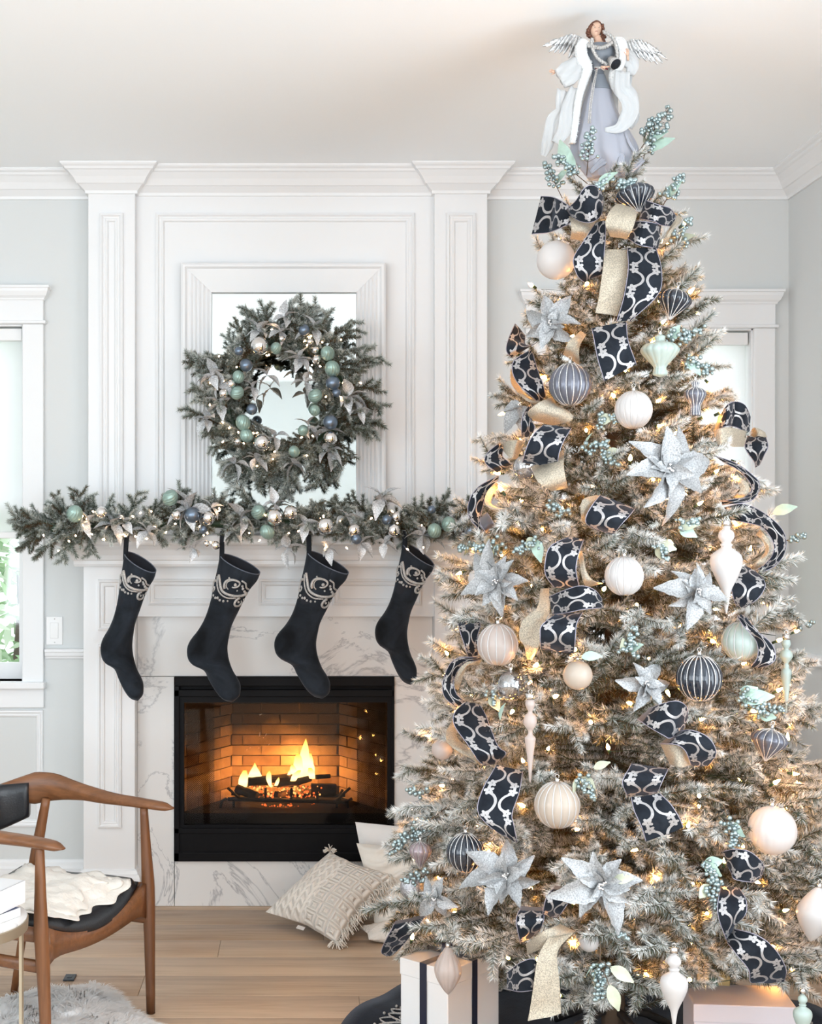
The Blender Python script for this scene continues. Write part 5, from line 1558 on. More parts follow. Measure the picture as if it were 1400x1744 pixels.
# silver braid, cuff, cords
for pts_, r_ in (([(490, 305), (486, 360), (505, 430), (555, 510), (640, 562)], 17), ([(595, 240), (650, 262), (705, 320), (732, 420), (740, 520)], 17), ([(440, 372), (500, 385), (560, 398), (620, 385), (690, 345)], 20)):
    p = smooth(pts_, 8); mb = MB()
    mb.tube([A_(q[0] + 4 * math.sin(i * 2.2), q[1] + 4 * math.cos(i * 2.2)) + Vector((0, -.033, 0)) for i, q in enumerate(p)], [r_ * KA * (1 + .15 * math.sin(i * 2.5)) for i in range(len(p))], 8); mb.build('silver_braid', M_thread, angel)
mb = MB()
c0, c1 = A_(670, 505) + Vector((0, -.030, 0)), A_(708, 578) + Vector((0, -.050, 0))
axc = (c1 - c0).normalized(); Mx = ax_from(axc)
mb.lathe([(34 * KA, 0), (46 * KA, (c1 - c0).length * .5), (62 * KA, (c1 - c0).length)], c0, 20, 0, 0, 0, Mx); cf = mb.build('cuff', M_thread, angel)
mb = MB(); mb.lathe([(50 * KA, 0), (54 * KA, .0006)], c1, 20, 0, 0, 0, Mx); mb.build('cuff_lining', M_stocking_in, cf)
for a, b in (((510, 590), (610, 625)), ((515, 625), (612, 592)), ((520, 605), (640, 610))):
    mb = MB(); mb.tube([A_(*a) + Vector((0, -.034, 0)), A_((a[0] + b[0]) / 2, (a[1] + b[1]) / 2 - 4) + Vector((0, -.044, 0)), A_(*b) + Vector((0, -.036, 0))], 8 * KA, 6); mb.build('belt_cord', M_thread if b[0] != 640 else simple('burgundy_cord', (0.15, 0.01, 0.02), .6), angel)
for dx in (0, 16):
    mb = MB(); mb.tube([A_(525 + dx * .5, 620) + Vector((0, -.045, 0)), A_(480 + dx, 800) + Vector((0, -.050, 0)), A_(452 + dx, 980) + Vector((0, -.052, 0)), A_(438 + dx, 1160) + Vector((0, -.055, 0))], 6 * KA, 6); mb.build('hanging_cord', M_thread, angel)
# wings of separate feathers
def wing(root, lead, tips, name='wing'):
    w = MB(); p = smooth(lead, 6)
    w.tube([A_(*q) + Vector((0, .022, 0)) for q in p], [max(10, 34 * (1 - .75 * i / len(p))) * KA for i in range(len(p))], 8, flat=.6)
    o = w.build(name, M_wing, angel)
    for layer, (f0, f1, dyy) in enumerate(((0.0, 1.0, .020), (0.0, .58, .012))):
        for i, (tx, ty) in enumerate(tips):
            q = p[int((len(p) - 1) * (.12 + .56 * (1 - i / max(1, len(tips) - 1))))]
            a = np.array(q); b = a + (np.array((tx, ty)) - a) * f1
            d = b - a; L = np.linalg.norm(d); d /= L; n = np.array((-d[1], d[0])); mb = MB(); rows = []
            for k in range(9):
                t = k / 8; wd = 21 * (math.sin(PI * min(1, t * .9 + .08)) ** .6)
                rows.append([A_(*(a + d * L * t + n * wd * s_)) + Vector((0, dyy - .004 * (1 - abs(s_)) + .002 * math.sin(k * 3 + s_ * 4), 0)) for s_ in (-1, -.5, 0, .5, 1)])
            mb.rings(rows, False, False); mb.build('feather', M_wing, o)
wing(0, [(470, 310), (400, 235), (320, 208), (220, 240), (130, 295), (60, 312)], [(36, 318), (98, 378), (150, 384), (198, 392), (240, 400), (292, 440), (318, 500), (350, 500)])
wing(1, [(815, 335), (880, 275), (960, 258), (1050, 285), (1130, 350), (1230, 425)], [(1282, 455), (1230, 490), (1180, 500), (1120, 480), (1070, 470), (1010, 450), (968, 515), (930, 490)])

# ------------------------------------------------------------------ wreath and mantel garland
SP = [branch_mesh('pine_sprig', L, n, 900 + i, M_sprig, fl, nl=.027, nw=.0030, dens=2900, tl=(.07, .11), bare=.12) for i, (L, n, fl) in enumerate(((.15, 4, .65), (.16, 5, .85), (.13, 4, 1.0), (.15, 5, .45), (.17, 4, .75)))]
def sprig(parent, base, d, roll=0.0, sc=1.0, k=None):
    o = bpy.data.objects.new('pine_sprig', SP[R.randrange(5) if k is None else k]); COL.objects.link(o); o.parent = parent
    o.matrix_local = Matrix.Translation(-ORG[parent.name]) @ mw_of(Vector(base), frame_to(d, roll), sc)
    return o
SL = []
for i in range(3):
    mb = MB(); add_leaf(mb, (0, 0, 0), Matrix.Identity(3), leaf_grid(.085, .025, .35, .25 + .1 * i, 8, 2, .06, seed=i)); q = mb.build('silver_leaf', M_silverleaf); SL.append(q.data); bpy.data.objects.remove(q)
def sleaf(parent, base, d, roll, sc):
    o = bpy.data.objects.new('silver_leaf', SL[R.randrange(3)]); COL.objects.link(o); o.parent = parent
    o.matrix_local = Matrix.Translation(-ORG[parent.name]) @ mw_of(Vector(base), frame_to(d, roll), sc)
def leaf_cluster(parent, c, n, sc, axis=(0, -1, .1), spread=1.0):
    A = facing(axis, R.uniform(0, 2))
    for k in range(n):
        a = 2 * PI * k / n + R.uniform(-.3, .3); e = R.uniform(.15, .7)
        d = A @ Vector((math.cos(a) * math.cos(e), math.sin(a) * math.cos(e), math.sin(e)))
        sleaf(parent, c, d, R.uniform(-.6, .6), sc * R.uniform(.75, 1.15))
BALLM = {'s': M_silver, 'b': M_slate, 'm': M_mint}
def bauble(parent, c, r, kind):
    mb = MB()
    if kind == 'm':
        A = Matrix.Rotation(R.uniform(-.9, .9), 3, 'Y') @ Matrix.Rotation(R.uniform(.2, .9), 3, 'X')
        mb.lathe([(a * r, b * r * 1.12) for a, b in [(max(.02, math.sin(PI * i / 12)), -math.cos(PI * i / 12)) for i in range(13)]], c, 42, 0, 14, .10, A, twist=1.6)
    else: mb.ball(c, r, 20, 12)
    o = mb.build('bauble', BALLM[kind], parent)
    o['label'] = {'s': 'mirror silver bauble', 'b': 'matte slate blue bauble', 'm': 'mint green swirl bauble'}[kind]
    return o
mb = MB(); mb.lathe([(.0014, 0), (.0032, .003), (.0034, .006), (.0006, .014)], n=6); q = mb.build('bulb', M_bulb_small); SB = q.data; bpy.data.objects.remove(q)
def sbulb(parent, p):
    o = bpy.data.objects.new('bulb', SB); COL.objects.link(o); o.parent = parent
    d = Vector((R.uniform(-1, 1), -1, R.uniform(-1, 1))).normalized()
    o.matrix_local = Matrix.Translation(Vector(p) - ORG[parent.name]) @ ax_from(d).to_4x4()

WD = 5.44
wc = P(483, 676, WD)
wreath = empty('wreath', wc, 'frosted pine wreath with silver, mint and slate baubles hanging on the mirror', 'wreath')
kW = WD / F
mb = MB(); mb.tube([wc + Vector((math.cos(a) * 98 * kW, .03, math.sin(a) * 98 * kW)) for a in np.linspace(0, 2 * PI, 37)[:-1]], .022, 8, loop=True)
mb.build('wire_ring', M_wire, wreath)
for i in range(150):
    a = 2 * PI * i / 150 + R.uniform(-.06, .06); lay = i % 3
    rr_ = (R.uniform(86, 112), R.uniform(100, 118), R.uniform(70, 92))[lay] * kW
    b = wc + Vector((math.cos(a) * rr_, R.uniform(-.03, .03), math.sin(a) * rr_))
    out = Vector((math.cos(a), 0, math.sin(a))); tan = Vector((-math.sin(a), 0, math.cos(a))) * (-1 if R.random() < .75 else 1)
    if lay == 0: d = out * R.uniform(.1, .6) + tan * .8 + Vector((0, -R.uniform(.3, 1.0), 0)); s = R.uniform(.6, .85)
    elif lay == 1: d = out * R.uniform(.7, 1.1) + tan * R.uniform(.2, .8) + Vector((0, -R.uniform(0, .4), 0)); s = R.uniform(.72, 1.0)
    else: d = -out * R.uniform(.1, .5) + tan * .9 + Vector((0, -R.uniform(.1, .7), 0)); s = R.uniform(.45, .62)
    sprig(wreath, b, d, R.uniform(-1, 1), s)
for (x, y, n, s) in ((440, 565, 5, .75), (478, 565, 5, .8), (535, 560, 5, .85), (510, 612, 6, .9), (455, 640, 4, .8), (362, 640, 5, 1.0), (352, 715, 5, .9), (375, 690, 4, .8), (435, 780, 5, .8), (468, 745, 4, .8), (555, 735, 5, .85), (595, 675, 5, .9), (560, 770, 5, .9), (500, 790, 5, .8), (520, 650, 4, .7), (430, 660, 4, .7), (525, 725, 4, .7), (610, 700, 4, .8), (400, 790, 4, .8), (375, 655, 4, .8), (485, 540, 4, .8)):
    leaf_cluster(wreath, P(x, y, WD - .075), n, s, ((x - 483) / 300, -1, (676 - y) / 300))
for (x, y, r, k) in ((442, 589, 15.5, 's'), (470, 593, 9.5, 'm'), (407, 598, 7.5, 'b'), (419, 622, 11, 'b'), (406, 642, 10, 'm'), (394, 654, 7.6, 's'), (404, 669, 11, 'm'), (381, 670, 8, 's'), (429, 697, 9.5, 'b'), (414, 720, 12.5, 'm'), (420, 742, 11, 'm'), (405, 752, 6, 's'), (446, 754, 14.5, 's'), (501, 769, 9.5, 'm'), (516, 733, 9, 'm'), (563, 719, 12.5, 'b'), (563, 746, 11.5, 's'), (536, 699, 9, 'm'), (537, 674, 11.5, 'm'), (567, 652, 12, 'b'), (573, 669, 7.5, 'b'), (566, 628, 13, 'm'), (558, 602, 12, 'm'), (539, 612, 7.5, 's'), (537, 596, 6, 's'), (528, 582, 6, 's'), (518, 562, 9.5, 'b'), (480, 577, 5.5, 's')):
    bauble(wreath, P(x, y, WD - .115), r * kW, k)
for i in range(36):
    a = R.uniform(0, 2 * PI); q = R.uniform(70, 135) * kW
    sbulb(wreath, wc + Vector((math.cos(a) * q, -R.uniform(.05, .10), math.sin(a) * q)))

GD = 5.33
gar = empty('mantel_garland', P(430, 905, GD), 'frosted pine garland with baubles and silver leaves along the mantel shelf', 'garland')
kG = GD / F
gl = [(70, 902), (130, 893), (220, 893), (330, 890), (430, 892), (540, 892), (640, 893), (740, 892), (812, 902)]
gp = [P(x, y, GD) for x, y in [tuple(q) for q in smooth(gl, 6)]]
mb = MB(); mb.tube(gp, .020, 8); mb.build('wire_core', M_wire, gar)
for i in range(230):
    t = (i + R.random()) / 230
    b = gp[min(len(gp) - 1, int(t * (len(gp) - 1)))] + Vector((R.uniform(-.02, .02), R.uniform(-.02, .03), R.uniform(-.03, .03)))
    e = R.choice((-1, 1)); lay = i % 4
    if lay == 0: d = Vector((e * R.uniform(.4, 1), -R.uniform(.1, .6), R.uniform(.5, 1.0)))
    elif lay == 1: d = Vector((e * R.uniform(.3, 1), -R.uniform(.5, 1), -R.uniform(.35, .9)))
    elif lay == 2: d = Vector((e * R.uniform(.5, 1), -R.uniform(.6, 1.2), R.uniform(-.2, .4)))
    else: d = Vector((e * R.uniform(.3, .9), -R.uniform(.3, .8), R.uniform(-.7, .7)))
    if t < .06: d = Vector((-R.uniform(.5, 1), -R.uniform(.0, .5), R.uniform(-1.0, .7)))
    sprig(gar, b, d, R.uniform(-1, 1), R.uniform(.55, .82) if lay != 1 else R.uniform(.5, .7))
for (x, y, dx, dz, s) in ((85, 900, -1, -.05, .8), (90, 896, -1, .35, .8), (100, 905, -.7, -1, .85), (120, 905, -.2, -1, .8), (75, 905, -.8, -.7, .75), (115, 890, -.5, 1, .75), (130, 885, .1, 1, .75), (150, 905, .1, -1, .65)):
    sprig(gar, P(x, y, GD - .02), Vector((dx, -.25, dz)), 0, s, 3)
for (x, y, n, s) in ((190, 893, 5, .9), (212, 890, 4, .8), (322, 868, 8, 1.15), (250, 905, 5, .8), (330, 935, 4, .75), (412, 882, 5, 1.0), (398, 905, 4, .7), (490, 935, 5, .8), (520, 895, 5, .7), (468, 858, 4, .7), (650, 850, 6, .9), (615, 925, 5, .85), (720, 912, 6, 1.0), (655, 925, 4, .7), (770, 880, 5, .7), (150, 888, 4, .8), (360, 865, 4, .7), (560, 935, 5, .7), (795, 870, 5, .7), (590, 880, 4, .7)):
    leaf_cluster(gar, P(x, y, GD - .085), n, s, ((x - 430) / 900, -1, .15))
for (x, y, r, k) in ((127, 875, 14, 'm'), (173, 873, 10.5, 's'), (290, 848, 13, 'm'), (328, 877, 13.5, 'b'), (355, 882, 12, 's'), (301, 877, 9, 's'), (346, 902, 7, 'b'), (367, 929, 7.5, 's'), (352, 926, 5.5, 's'), (440, 872, 12, 'm'), (467, 881, 15, 's'), (495, 873, 12, 's'), (455, 906, 12, 'm'), (554, 896, 15, 's'), (603, 903, 11.5, 's'), (659, 885, 8.5, 'b'), (675, 880, 8.5, 's'), (671, 903, 11.5, 's'), (740, 904, 12, 'm'), (764, 893, 12, 'm'), (803, 903, 12.5, 'b'), (785, 896, 9, 'b'), (607, 918, 9, 'b'), (735, 868, 7, 'b')):
    bauble(gar, P(x, y, GD - .115), r * kG, k)
for i in range(44):
    sbulb(gar, P(R.uniform(70, 800), R.uniform(862, 935), GD - R.uniform(.06, .12)))
for x, y in ((74, 910), (128, 912), (158, 911), (215, 913), (98, 938), (228, 880), (300, 892)):
    sbulb(gar, P(x, y, GD - .13))

# ------------------------------------------------------------------ stockings
SLF = [(360, 420), (345, 500), (325, 590), (305, 690), (275, 780), (235, 850), (185, 910), (165, 960), (172, 1020), (205, 1060), (270, 1095), (300, 1150), (335, 1210), (372, 1258), (408, 1284), (446, 1294)]
SRT = [(610, 545), (590, 590), (545, 640), (510, 700), (480, 760), (440, 840), (425, 900), (415, 960), (418, 1010), (430, 1060), (450, 1110), (475, 1150), (495, 1190), (498, 1230), (490, 1265), (454, 1294)]
base_l = np.array([(420 + a / 3.5, 820 + b / 3.5) for a, b in SLF]); base_r = np.array([(420 + a / 3.5, 820 + b / 3.5) for a, b in SRT])
KEY0 = np.array([(523, 940), (594, 976), (467, 1094), (549, 1190), (562, 1171), (538, 1106)], float)
SD = 5.235
def stocking(label, keys, seed):
    K = np.array(keys, float); A = np.c_[KEY0, np.ones(6)]
    T, *_ = np.linalg.lstsq(A, K, rcond=None)
    l = np.c_[base_l, np.ones(16)] @ T; r = np.c_[base_r, np.ones(16)] @ T
    l = np.array(smooth(l, 3)); r = np.array(smooth(r, 3)); m = len(l); n = 28
    o = empty('stocking', P(*((l[0] + r[0]) / 2), SD), label, 'stocking', 'velvet stockings hung on the mantel')
    rr = random.Random(seed); p1, p2 = rr.uniform(0, 6), rr.uniform(0, 6)
    def pt(i, a, inset=1.0, lift=0.0):
        """ring i (may be fractional), angle a: 0 right edge, pi left edge, front between"""
        i0 = int(min(i, m - 2)); f = i - i0
        L_ = l[i0] * (1 - f) + l[i0 + 1] * f; R_ = r[i0] * (1 - f) + r[i0 + 1] * f
        c = (L_ + R_) / 2; h = (R_ - L_) / 2 * inset
        th = np.interp(i / (m - 1), [0, .15, .55, .9, 1], [.040, .042, .045, .034, .004]) * inset
        wob = 1 + .18 * math.sin(i * .55 + p1 + a * 2) * (1 if i > 6 else .2)
        y = -math.sin(a) * (th * wob + lift)
        op = np.interp(i, [0, 5], [1, 0])
        dz = -math.sin(a) * 8.5 * op
        return P(c[0] + h[0] * math.cos(a), c[1] + h[1] * math.cos(a) - dz, SD) + Vector((0, y, 0))
    mb = MB(); mb.rings([[pt(i, 2 * PI * k / n) for k in range(n)] for i in range(m)], True, False)
    mb.build('velvet_body', M_stocking, o)
    mb = MB(); mb.rings([[pt(i, 2 * PI * k / n, .95) for k in range(n)] for i in (0, 3, 7, 11)], True, False)
    mb.add([pt(11, 2 * PI * k / n, .95) for k in range(n)], [tuple(range(n))])
    mb.build('lining', M_stocking_in, o)
    mb = MB(); mb.tube([pt(0, 2 * PI * k / n, .98) for k in range(n)], .0022, 5, loop=True); mb.build('rim', simple('slate_piping', (.10, .12, .16), .6), o)
    # embroidered scrolls: s across 0..1 from the left edge, w down the leg in widths
    W = float(np.linalg.norm(r[0] - l[0]))
    def emb(s, w): return pt(max(0.0, .3 + w * W / np.linalg.norm((l[12] + r[12]) / 2 - (l[0] + r[0]) / 2) * 12), PI * (1 - s), 1.0, .0022)
    e = MB()
    def curve(pts, rad): e.tube([emb(a, b) for a, b in [tuple(q) for q in smooth(pts, 5)]], rad, 6)
    def spiral(cx, cy, r0, r1, a0, a1, rad=.0056):
        N = 22; e.tube([emb(cx + (r0 + (r1 - r0) * t) * math.cos(a0 + (a1 - a0) * t), cy + (r0 + (r1 - r0) * t) * math.sin(a0 + (a1 - a0) * t)) for t in np.linspace(0, 1, N)], [rad * (1 - .5 * t) for t in np.linspace(0, 1, N)], 6)
    spiral(.52, .50, .17, .06, 2.4, 2.4 + 5.6); spiral(.52, .50, .13, .09, 2.0, 6.2, .0026)
    spiral(.10, .62, .13, .05, -1.2, -1.2 - 5.0); spiral(.80, .92, .14, .05, -2.0, -2.0 - 5.4)
    curve([(.18, .36), (.26, .5), (.36, .66), (.55, .74), (.76, .74), (.92, .66)], .0056)
    curve([(.14, .40), (.22, .58), (.32, .70), (.48, .79), (.66, .80)], .0032)
    curve([(.60, .34), (.70, .40), (.78, .52), (.90, .56)], .0038)
    for (a, b, q) in ((.30, .80, .006), (.36, .84, .005), (.24, .80, .005), (.44, .86, .005), (.52, .86, .004), (.72, .56, .006), (.78, .62, .006), (.84, .66, .006), (.90, .72, .005), (.68, .50, .005), (.62, .62, .004), (.40, .36, .004), (.16, .76, .005), (.08, .80, .004), (.92, .84, .005), (.55, .50, .007), (.76, .90, .005), (.13, .62, .005)):
        e.ball(emb(a, b), q, 7, 5, sc=(1, .5, 1))
    tag(e.build('silver_embroidery', M_thread, o), kind='stuff')
    mb = MB()
    t0 = pt(0, PI * .92); top = Vector((t0.x + .004, 5.30, SHELF + .012))
    mb.tube([t0 + Vector((.004, .004, -.02)), t0 + Vector((.006, .0, .02)), (t0 + top) / 2 + Vector((.002, -.008, .01)), top, top + Vector((0, .06, .002))], .011, 6, flat=.25, up=(0, 1, 0))
    mb.build('hanging_loop', M_stocking, o)
stocking('velvet stocking nearest the left window, first from the left', [(213, 940), (263, 976), (169, 1104), (230, 1196), (248, 1172), (230, 1105)], 1)
stocking('velvet stocking second from the left, over the left end of the firebox', [(376, 946), (440, 977), (316, 1106), (391, 1197), (413, 1177), (393, 1106)], 2)
stocking('velvet stocking third from the left, paler slate sheen', [(523, 940), (594, 976), (467, 1094), (549, 1190), (562, 1171), (538, 1106)], 3)
stocking('darkest velvet stocking, nearest the tree', [(684, 929), (741, 961), (640, 1070), (697, 1169), (710, 1149), (694, 1083)], 4)

# ------------------------------------------------------------------ cushions
def cushion(name, label, corners, thick, mat, n=26, pinch=.0, ripple=None, seed=0):
    a, b, c, d = [Vector(q) for q in corners]          # left, top, right, bottom going round
    nrm = (b - a).cross(d - a).normalized()
    if nrm.y > 0: nrm = -nrm
    o = empty(name, (a + b + c + d) / 4, label, 'cushion')
    mb = MB(); mb.uv = []
    for sgn in (1, -1):
        g = []
        for i in range(n + 1):
            for j in range(n + 1):
                u, v = i / n, j / n
                p = a.lerp(d, u).lerp(b.lerp(c, u), v)
                e = (1 - abs(2 * u - 1) ** 2.4) * (1 - abs(2 * v - 1) ** 2.4)
                inw = pinch * ((1 - abs(2 * u - 1)) * (abs(2 * v - 1) ** 3) * (1 if v < .5 else -1))
                p = p + (b - a) * inw + (d - a) * pinch * ((1 - abs(2 * v - 1)) * (abs(2 * u - 1) ** 3) * (1 if u < .5 else -1))
                h = thick * max(0, e) ** .55
                h += .006 * mnoise.noise(Vector((u * 4 + seed, v * 4, sgn)))
                if ripple: h += ripple(u, v) * max(0, e) ** .3
                g.append(p + nrm * sgn * h); mb.uv.append((u, v))
        base = 0 if sgn > 0 else (n + 1) ** 2
        fs = [((i * (n + 1) + j), ((i + 1) * (n + 1) + j), ((i + 1) * (n + 1) + j + 1), (i * (n + 1) + j + 1)) for i in range(n) for j in range(n)]
        mb.add(g, fs)
    mb.build('cover', mat, o)
    return o, (a, b, c, d, nrm)
cu, (a, b, c, d, nm) = cushion('woven_cushion', 'cream woven cushion with diamond pattern and fringe lying on the floor by the hearth',
        [P(452, 1553, 5.22), P(562, 1450, 5.34), P(668, 1490, 5.12), P(572, 1606, 4.98)], .075, M_woven, 30, .06)
for nm_, (p, q), cnt in (('fringe', (d, c), 190), ('fringe', (a, b), 1)):
    if cnt < 5: continue
    mb = MB()
    for i in range(cnt):
        t = i / cnt; s = p.lerp(q, t) + Vector((R.uniform(-.006, .006), R.uniform(-.012, .012), R.uniform(-.006, .012)))
        s = s + (a - d) * (.045 * math.sin(PI * t))
        dr = (d - a).normalized() * .6 + Vector((R.uniform(-.5, .5), R.uniform(-.6, .2), -R.uniform(.3, 1)))
        L = R.uniform(.025, .045); dr.normalize()
        e = s + dr * L; e.z = max(e.z, .004)
        mb.tube([s, s + dr * L * .5 + Vector((0, 0, .004)), e], .0017, 4)
    tag(mb.build('fringe', M_cushion, cu), kind='stuff')
for q0 in (b, d):
    mb = MB()
    for i in range(26):
        dr = Vector((R.uniform(-1, 1), -R.uniform(0, .6), R.uniform(-.15, .5) if q0 is b else R.uniform(-.3, .1))).normalized() * R.uniform(.02, .04)
        e = q0 + dr; e.z = max(e.z, .004); mb.tube([q0, q0 + dr * .5 + Vector((0, 0, .006)), e], .0018, 4)
    tag(mb.build('tassel', M_cushion, cu), kind='stuff')
mb = MB(); mb.obox(P(512, 1580, 5.10), (.014, .006, -.006), (0, .001, 0), (.004, 0, .006)); mb.build('care_tag', M_white_cloth, cu, smooth=False)
def pleats(u, v): return .024 * max(0, math.sin(v * 34 + 2.2 * math.sin(u * 9)))
cushion('pleated_cushion', 'cream pleated cushion leaning behind the fringed cushion', [P(640, 1597, 5.08), P(607, 1436, 5.25), P(770, 1436, 5.25), P(800, 1597, 5.06)], .06, M_cream_cloth, 40, .05, pleats, 3)
cushion('plain_cushion', 'plain white cushion standing behind the pleated cushion against the hearth', [P(618, 1552, 5.345), P(605, 1400, 5.375), P(775, 1402, 5.375), P(775, 1552, 5.345)], .045, M_white_cloth, 30, .05, None, 7)
lo = [P(628, 1600, 5.02), P(612, 1578, 5.10), P(770, 1560, 5.08), P(770, 1606, 4.98)]
cushion('knitted_cushion', 'cream knitted cushion lying flat on the floor under the lowest branches', lo, .035, simple('cream_knit', (.76, .72, .66), .95, bump=1.0, bscale=110), 30, .04, lambda u, v: .004 * math.sin(u * 60) * math.sin(v * 60), 9)

# ------------------------------------------------------------------ tree skirt and gifts
sk = empty('tree_skirt', (TX, TY, 0), 'navy velvet tree skirt with silver lace border on the floor under the tree', 'tree skirt')
def skz(r, a): return .006 + .010 * (1 + math.sin(a * 9 + r * 5)) * (r / .8) ** 2 + .006 * (1 + math.sin(a * 17))* (r / .8) ** 3
def skp(r, a, lift=0.0):
    q = r * (1 + .025 * math.sin(a * 9 + 1) + .03 * math.sin(a * 3 + .6))
    return Vector((TX + q * math.cos(a), TY + q * math.sin(a), skz(r, a) + lift))
mb = MB(); NA = 180
rs = [[skp(r_, 2 * PI * k / NA) for k in range(NA)] for r_ in np.linspace(.06, .80, 16)]
rs += [[skp(.80, 2 * PI * k / NA) + Vector((0, 0, -skz(.80, 2 * PI * k / NA) + .001)) for k in range(NA)]]
mb.rings(rs, True, False); mb.build('velvet', M_skirt, sk)
mb = MB()
for k in range(64):
    a0 = 2 * PI * k / 64; da = 2 * PI / 64
    def q(u, v): return skp(.58 + v * .11, a0 + u * da, .004)
    mb.tube([q(*w) for w in smooth([(0, 0), (.1, .5), (.5, .95), (.9, .5), (1, 0)], 3)], .0036, 5)
    mb.tube([q(.5 + .3 * (1 - t * .8) * math.cos(t * 8), .35 + .3 * (1 - t * .8) * math.sin(t * 8)) for t in np.linspace(0, 1, 14)], .003, 5)
    mb.tube([q(*w) for w in smooth([(0, -.1), (.25, .12), (.5, -.05), (.75, .12), (1, -.1)], 3)], .003, 5)
    mb.tube([q(*w) for w in smooth([(-.3, .75), (0, 1.05), (.3, .75), (0, .55), (-.3, .75)], 3)], .0028, 5)
    mb.ball(q(0, .3), .007, 6, 4); mb.ball(q(.5, 1.08), .005, 6, 4)
tag(mb.build('silver_lace', M_thread, sk), kind='stuff')

def gift(name, label, Fc, ang, l1, l2, h, mat, rib=None, seed=0):
    """Fc: near bottom corner (x, y); first side turns left by ang, second side right"""
    e1 = Vector((-math.cos(ang), math.sin(ang), 0)); e2 = Vector((math.sin(ang), math.cos(ang), 0))
    c = Vector((Fc[0], Fc[1], .022)) + e1 * l1 / 2 + e2 * l2 / 2
    o = empty(name, c, label, 'gift')
    M = Matrix((e2, e1, Vector((0, 0, 1)))).transposed()
    def place(mb, nm, mt, par, sm=False):
        mb.v = [tuple(c + M @ Vector(v)) for v in mb.v]; return mb.build(nm, mt, par, smooth=sm)
    place(MB().box(-l2 / 2, l2 / 2, -l1 / 2, l1 / 2, 0, h - .045, bev=.003), 'box', mat, o)
    place(MB().box(-l2 / 2 - .002, l2 / 2 + .002, -l1 / 2 - .002, l1 / 2 + .002, h - .05, h, bev=.003), 'lid', mat, o)
    if rib:
        w = .013
        for ax in (0, 1):
            mb = MB(); A_l, B_l = (l2 / 2, l1 / 2) if ax == 0 else (l1 / 2, l2 / 2)
            path = [(A_l + .003, .001), (A_l + .0035, h + .0015), (-A_l - .0035, h + .0015), (-A_l - .003, .001)]
            rows = []
            for (u, z) in path:
                rows.append([(u, s * w, z) if ax == 0 else (s * w, u, z) for s in (-1, -.3, .3, 1)])
            mb.rings(rows, False, False); place(mb, 'ribbon_band', rib, o)
        for k in range(4):
            a = k * PI / 2 + .5; mb = MB(); rows = []
            for t in np.linspace(0, 1, 13):
                th = 2 * PI * t; rr_ = .055 * math.sin(PI * t) + .004; z = h + .012 + .030 * math.sin(th) * (1 if t < .5 else .3) + .012 * math.sin(PI * t)
                cc = Vector((math.cos(a) * rr_ * 1.2, math.sin(a) * rr_ * 1.2, z)); sd = Vector((-math.sin(a), math.cos(a), 0)) * .014
                rows.append([cc - sd, cc, cc + sd])
            mb.rings(rows, False, False); place(mb, 'bow_loop', rib, o, True)
        mb = MB(); mb.ball((0, 0, h + .014), .013, 10, 6); place(mb, 'bow_knot', rib, o, True)
    return o, c, M
gift('white_gift_box', 'white gift box with navy ribbon and bow at the left under the tree', (.408, 3.866), .76, .175, .25, .258, M_paper_white, M_navy_satin)
o, cg, Mg = gift('lilac_gift_box', 'pale lilac gift box with glitter panel at the right under the tree', (1.33, 3.66), .10, .27, .17, .225, M_paper_lilac)
mb = MB(); mb.box(-.0025, .0005, -.05, .05, .02, .12); mb.v = [tuple(cg + Mg @ (Vector(v) + Vector((0, 0, 0))) + (Vector((-math.sin(.10), -math.cos(.10), 0)) * .086)) for v in mb.v]
mb.v = [tuple(cg + Vector((-math.cos(.10) * y - math.sin(.10) * (.0855 + x), math.sin(.10) * y - math.cos(.10) * (.0855 + x), z + .03))) for x, y, z in [(xx, yy, zz) for xx in (0, .002) for yy in (-.05, .05) for zz in (0, .1)]]
mb.build('glitter_panel', M_glitterball, o, smooth=False)
gift('gold_gift_box', 'small gold wrapped gift box deep under the right branches', (1.205, 3.83), .2, .09, .09, .30, simple('gold_foil', (.55, .42, .20), .35, metal=.7), simple('green_satin', (.05, .12, .09), .4))

# ------------------------------------------------------------------ armchair
co = Vector((-.6325, 4.0625, 0)); cw = Vector((-.419, -.908, 0)).normalized(); cf = Vector((.908, -.419, 0)).normalized()
def C_(a, b, z): return co + cw * a + cf * b + Vector((0, 0, z))
chair = empty('armchair', C_(0, -.22, 0), 'teak armchair with black leather seat and curved armrests at the lower left', 'chair')
for sg in (-1, 1):
    a = sg * .278
    mb = MB(); p = smooth([(0, 0, .652), (.004, .004, .55), (.008, .010, .42), (.006, .016, .30), (.0, .026, 0.001)], 5)
    rad = np.interp(np.linspace(0, 1, len(p)), [0, .3, .52, .7, 1], [.0125, .0165, .0215, .0205, .0140])
    mb.tube([C_(a + sg * q[0], q[1], q[2]) for q in p], rad, 12); mb.build('front_leg', M_teak, chair)
    mb = MB(); p = smooth([(0, -.365, .655), (0, -.395, .52), (0, -.425, .38), (0, -.495, .001)], 5)
    rad = np.interp(np.linspace(0, 1, len(p)), [0, .3, .5, 1], [.014, .018, .019, .012])
    mb.tube([C_(sg * .262, q[1], q[2]) for q in p], rad, 12); mb.build('rear_leg', M_teak, chair)
    mb = MB(); mb.tube([C_(sg * .272, .012, .305), C_(sg * .268, -.22, .305), C_(sg * .262, -.44, .305)], [.019] * 3, 8, flat=.45, up=cw); mb.build('side_stretcher', M_teakx, chair)
    mb = MB(); mb.tube([C_(sg * .272, .005, .395), C_(sg * .262, -.42, .375)], [.022] * 2, 8, flat=.5, up=cw); mb.build('side_rail', M_teakx, chair)
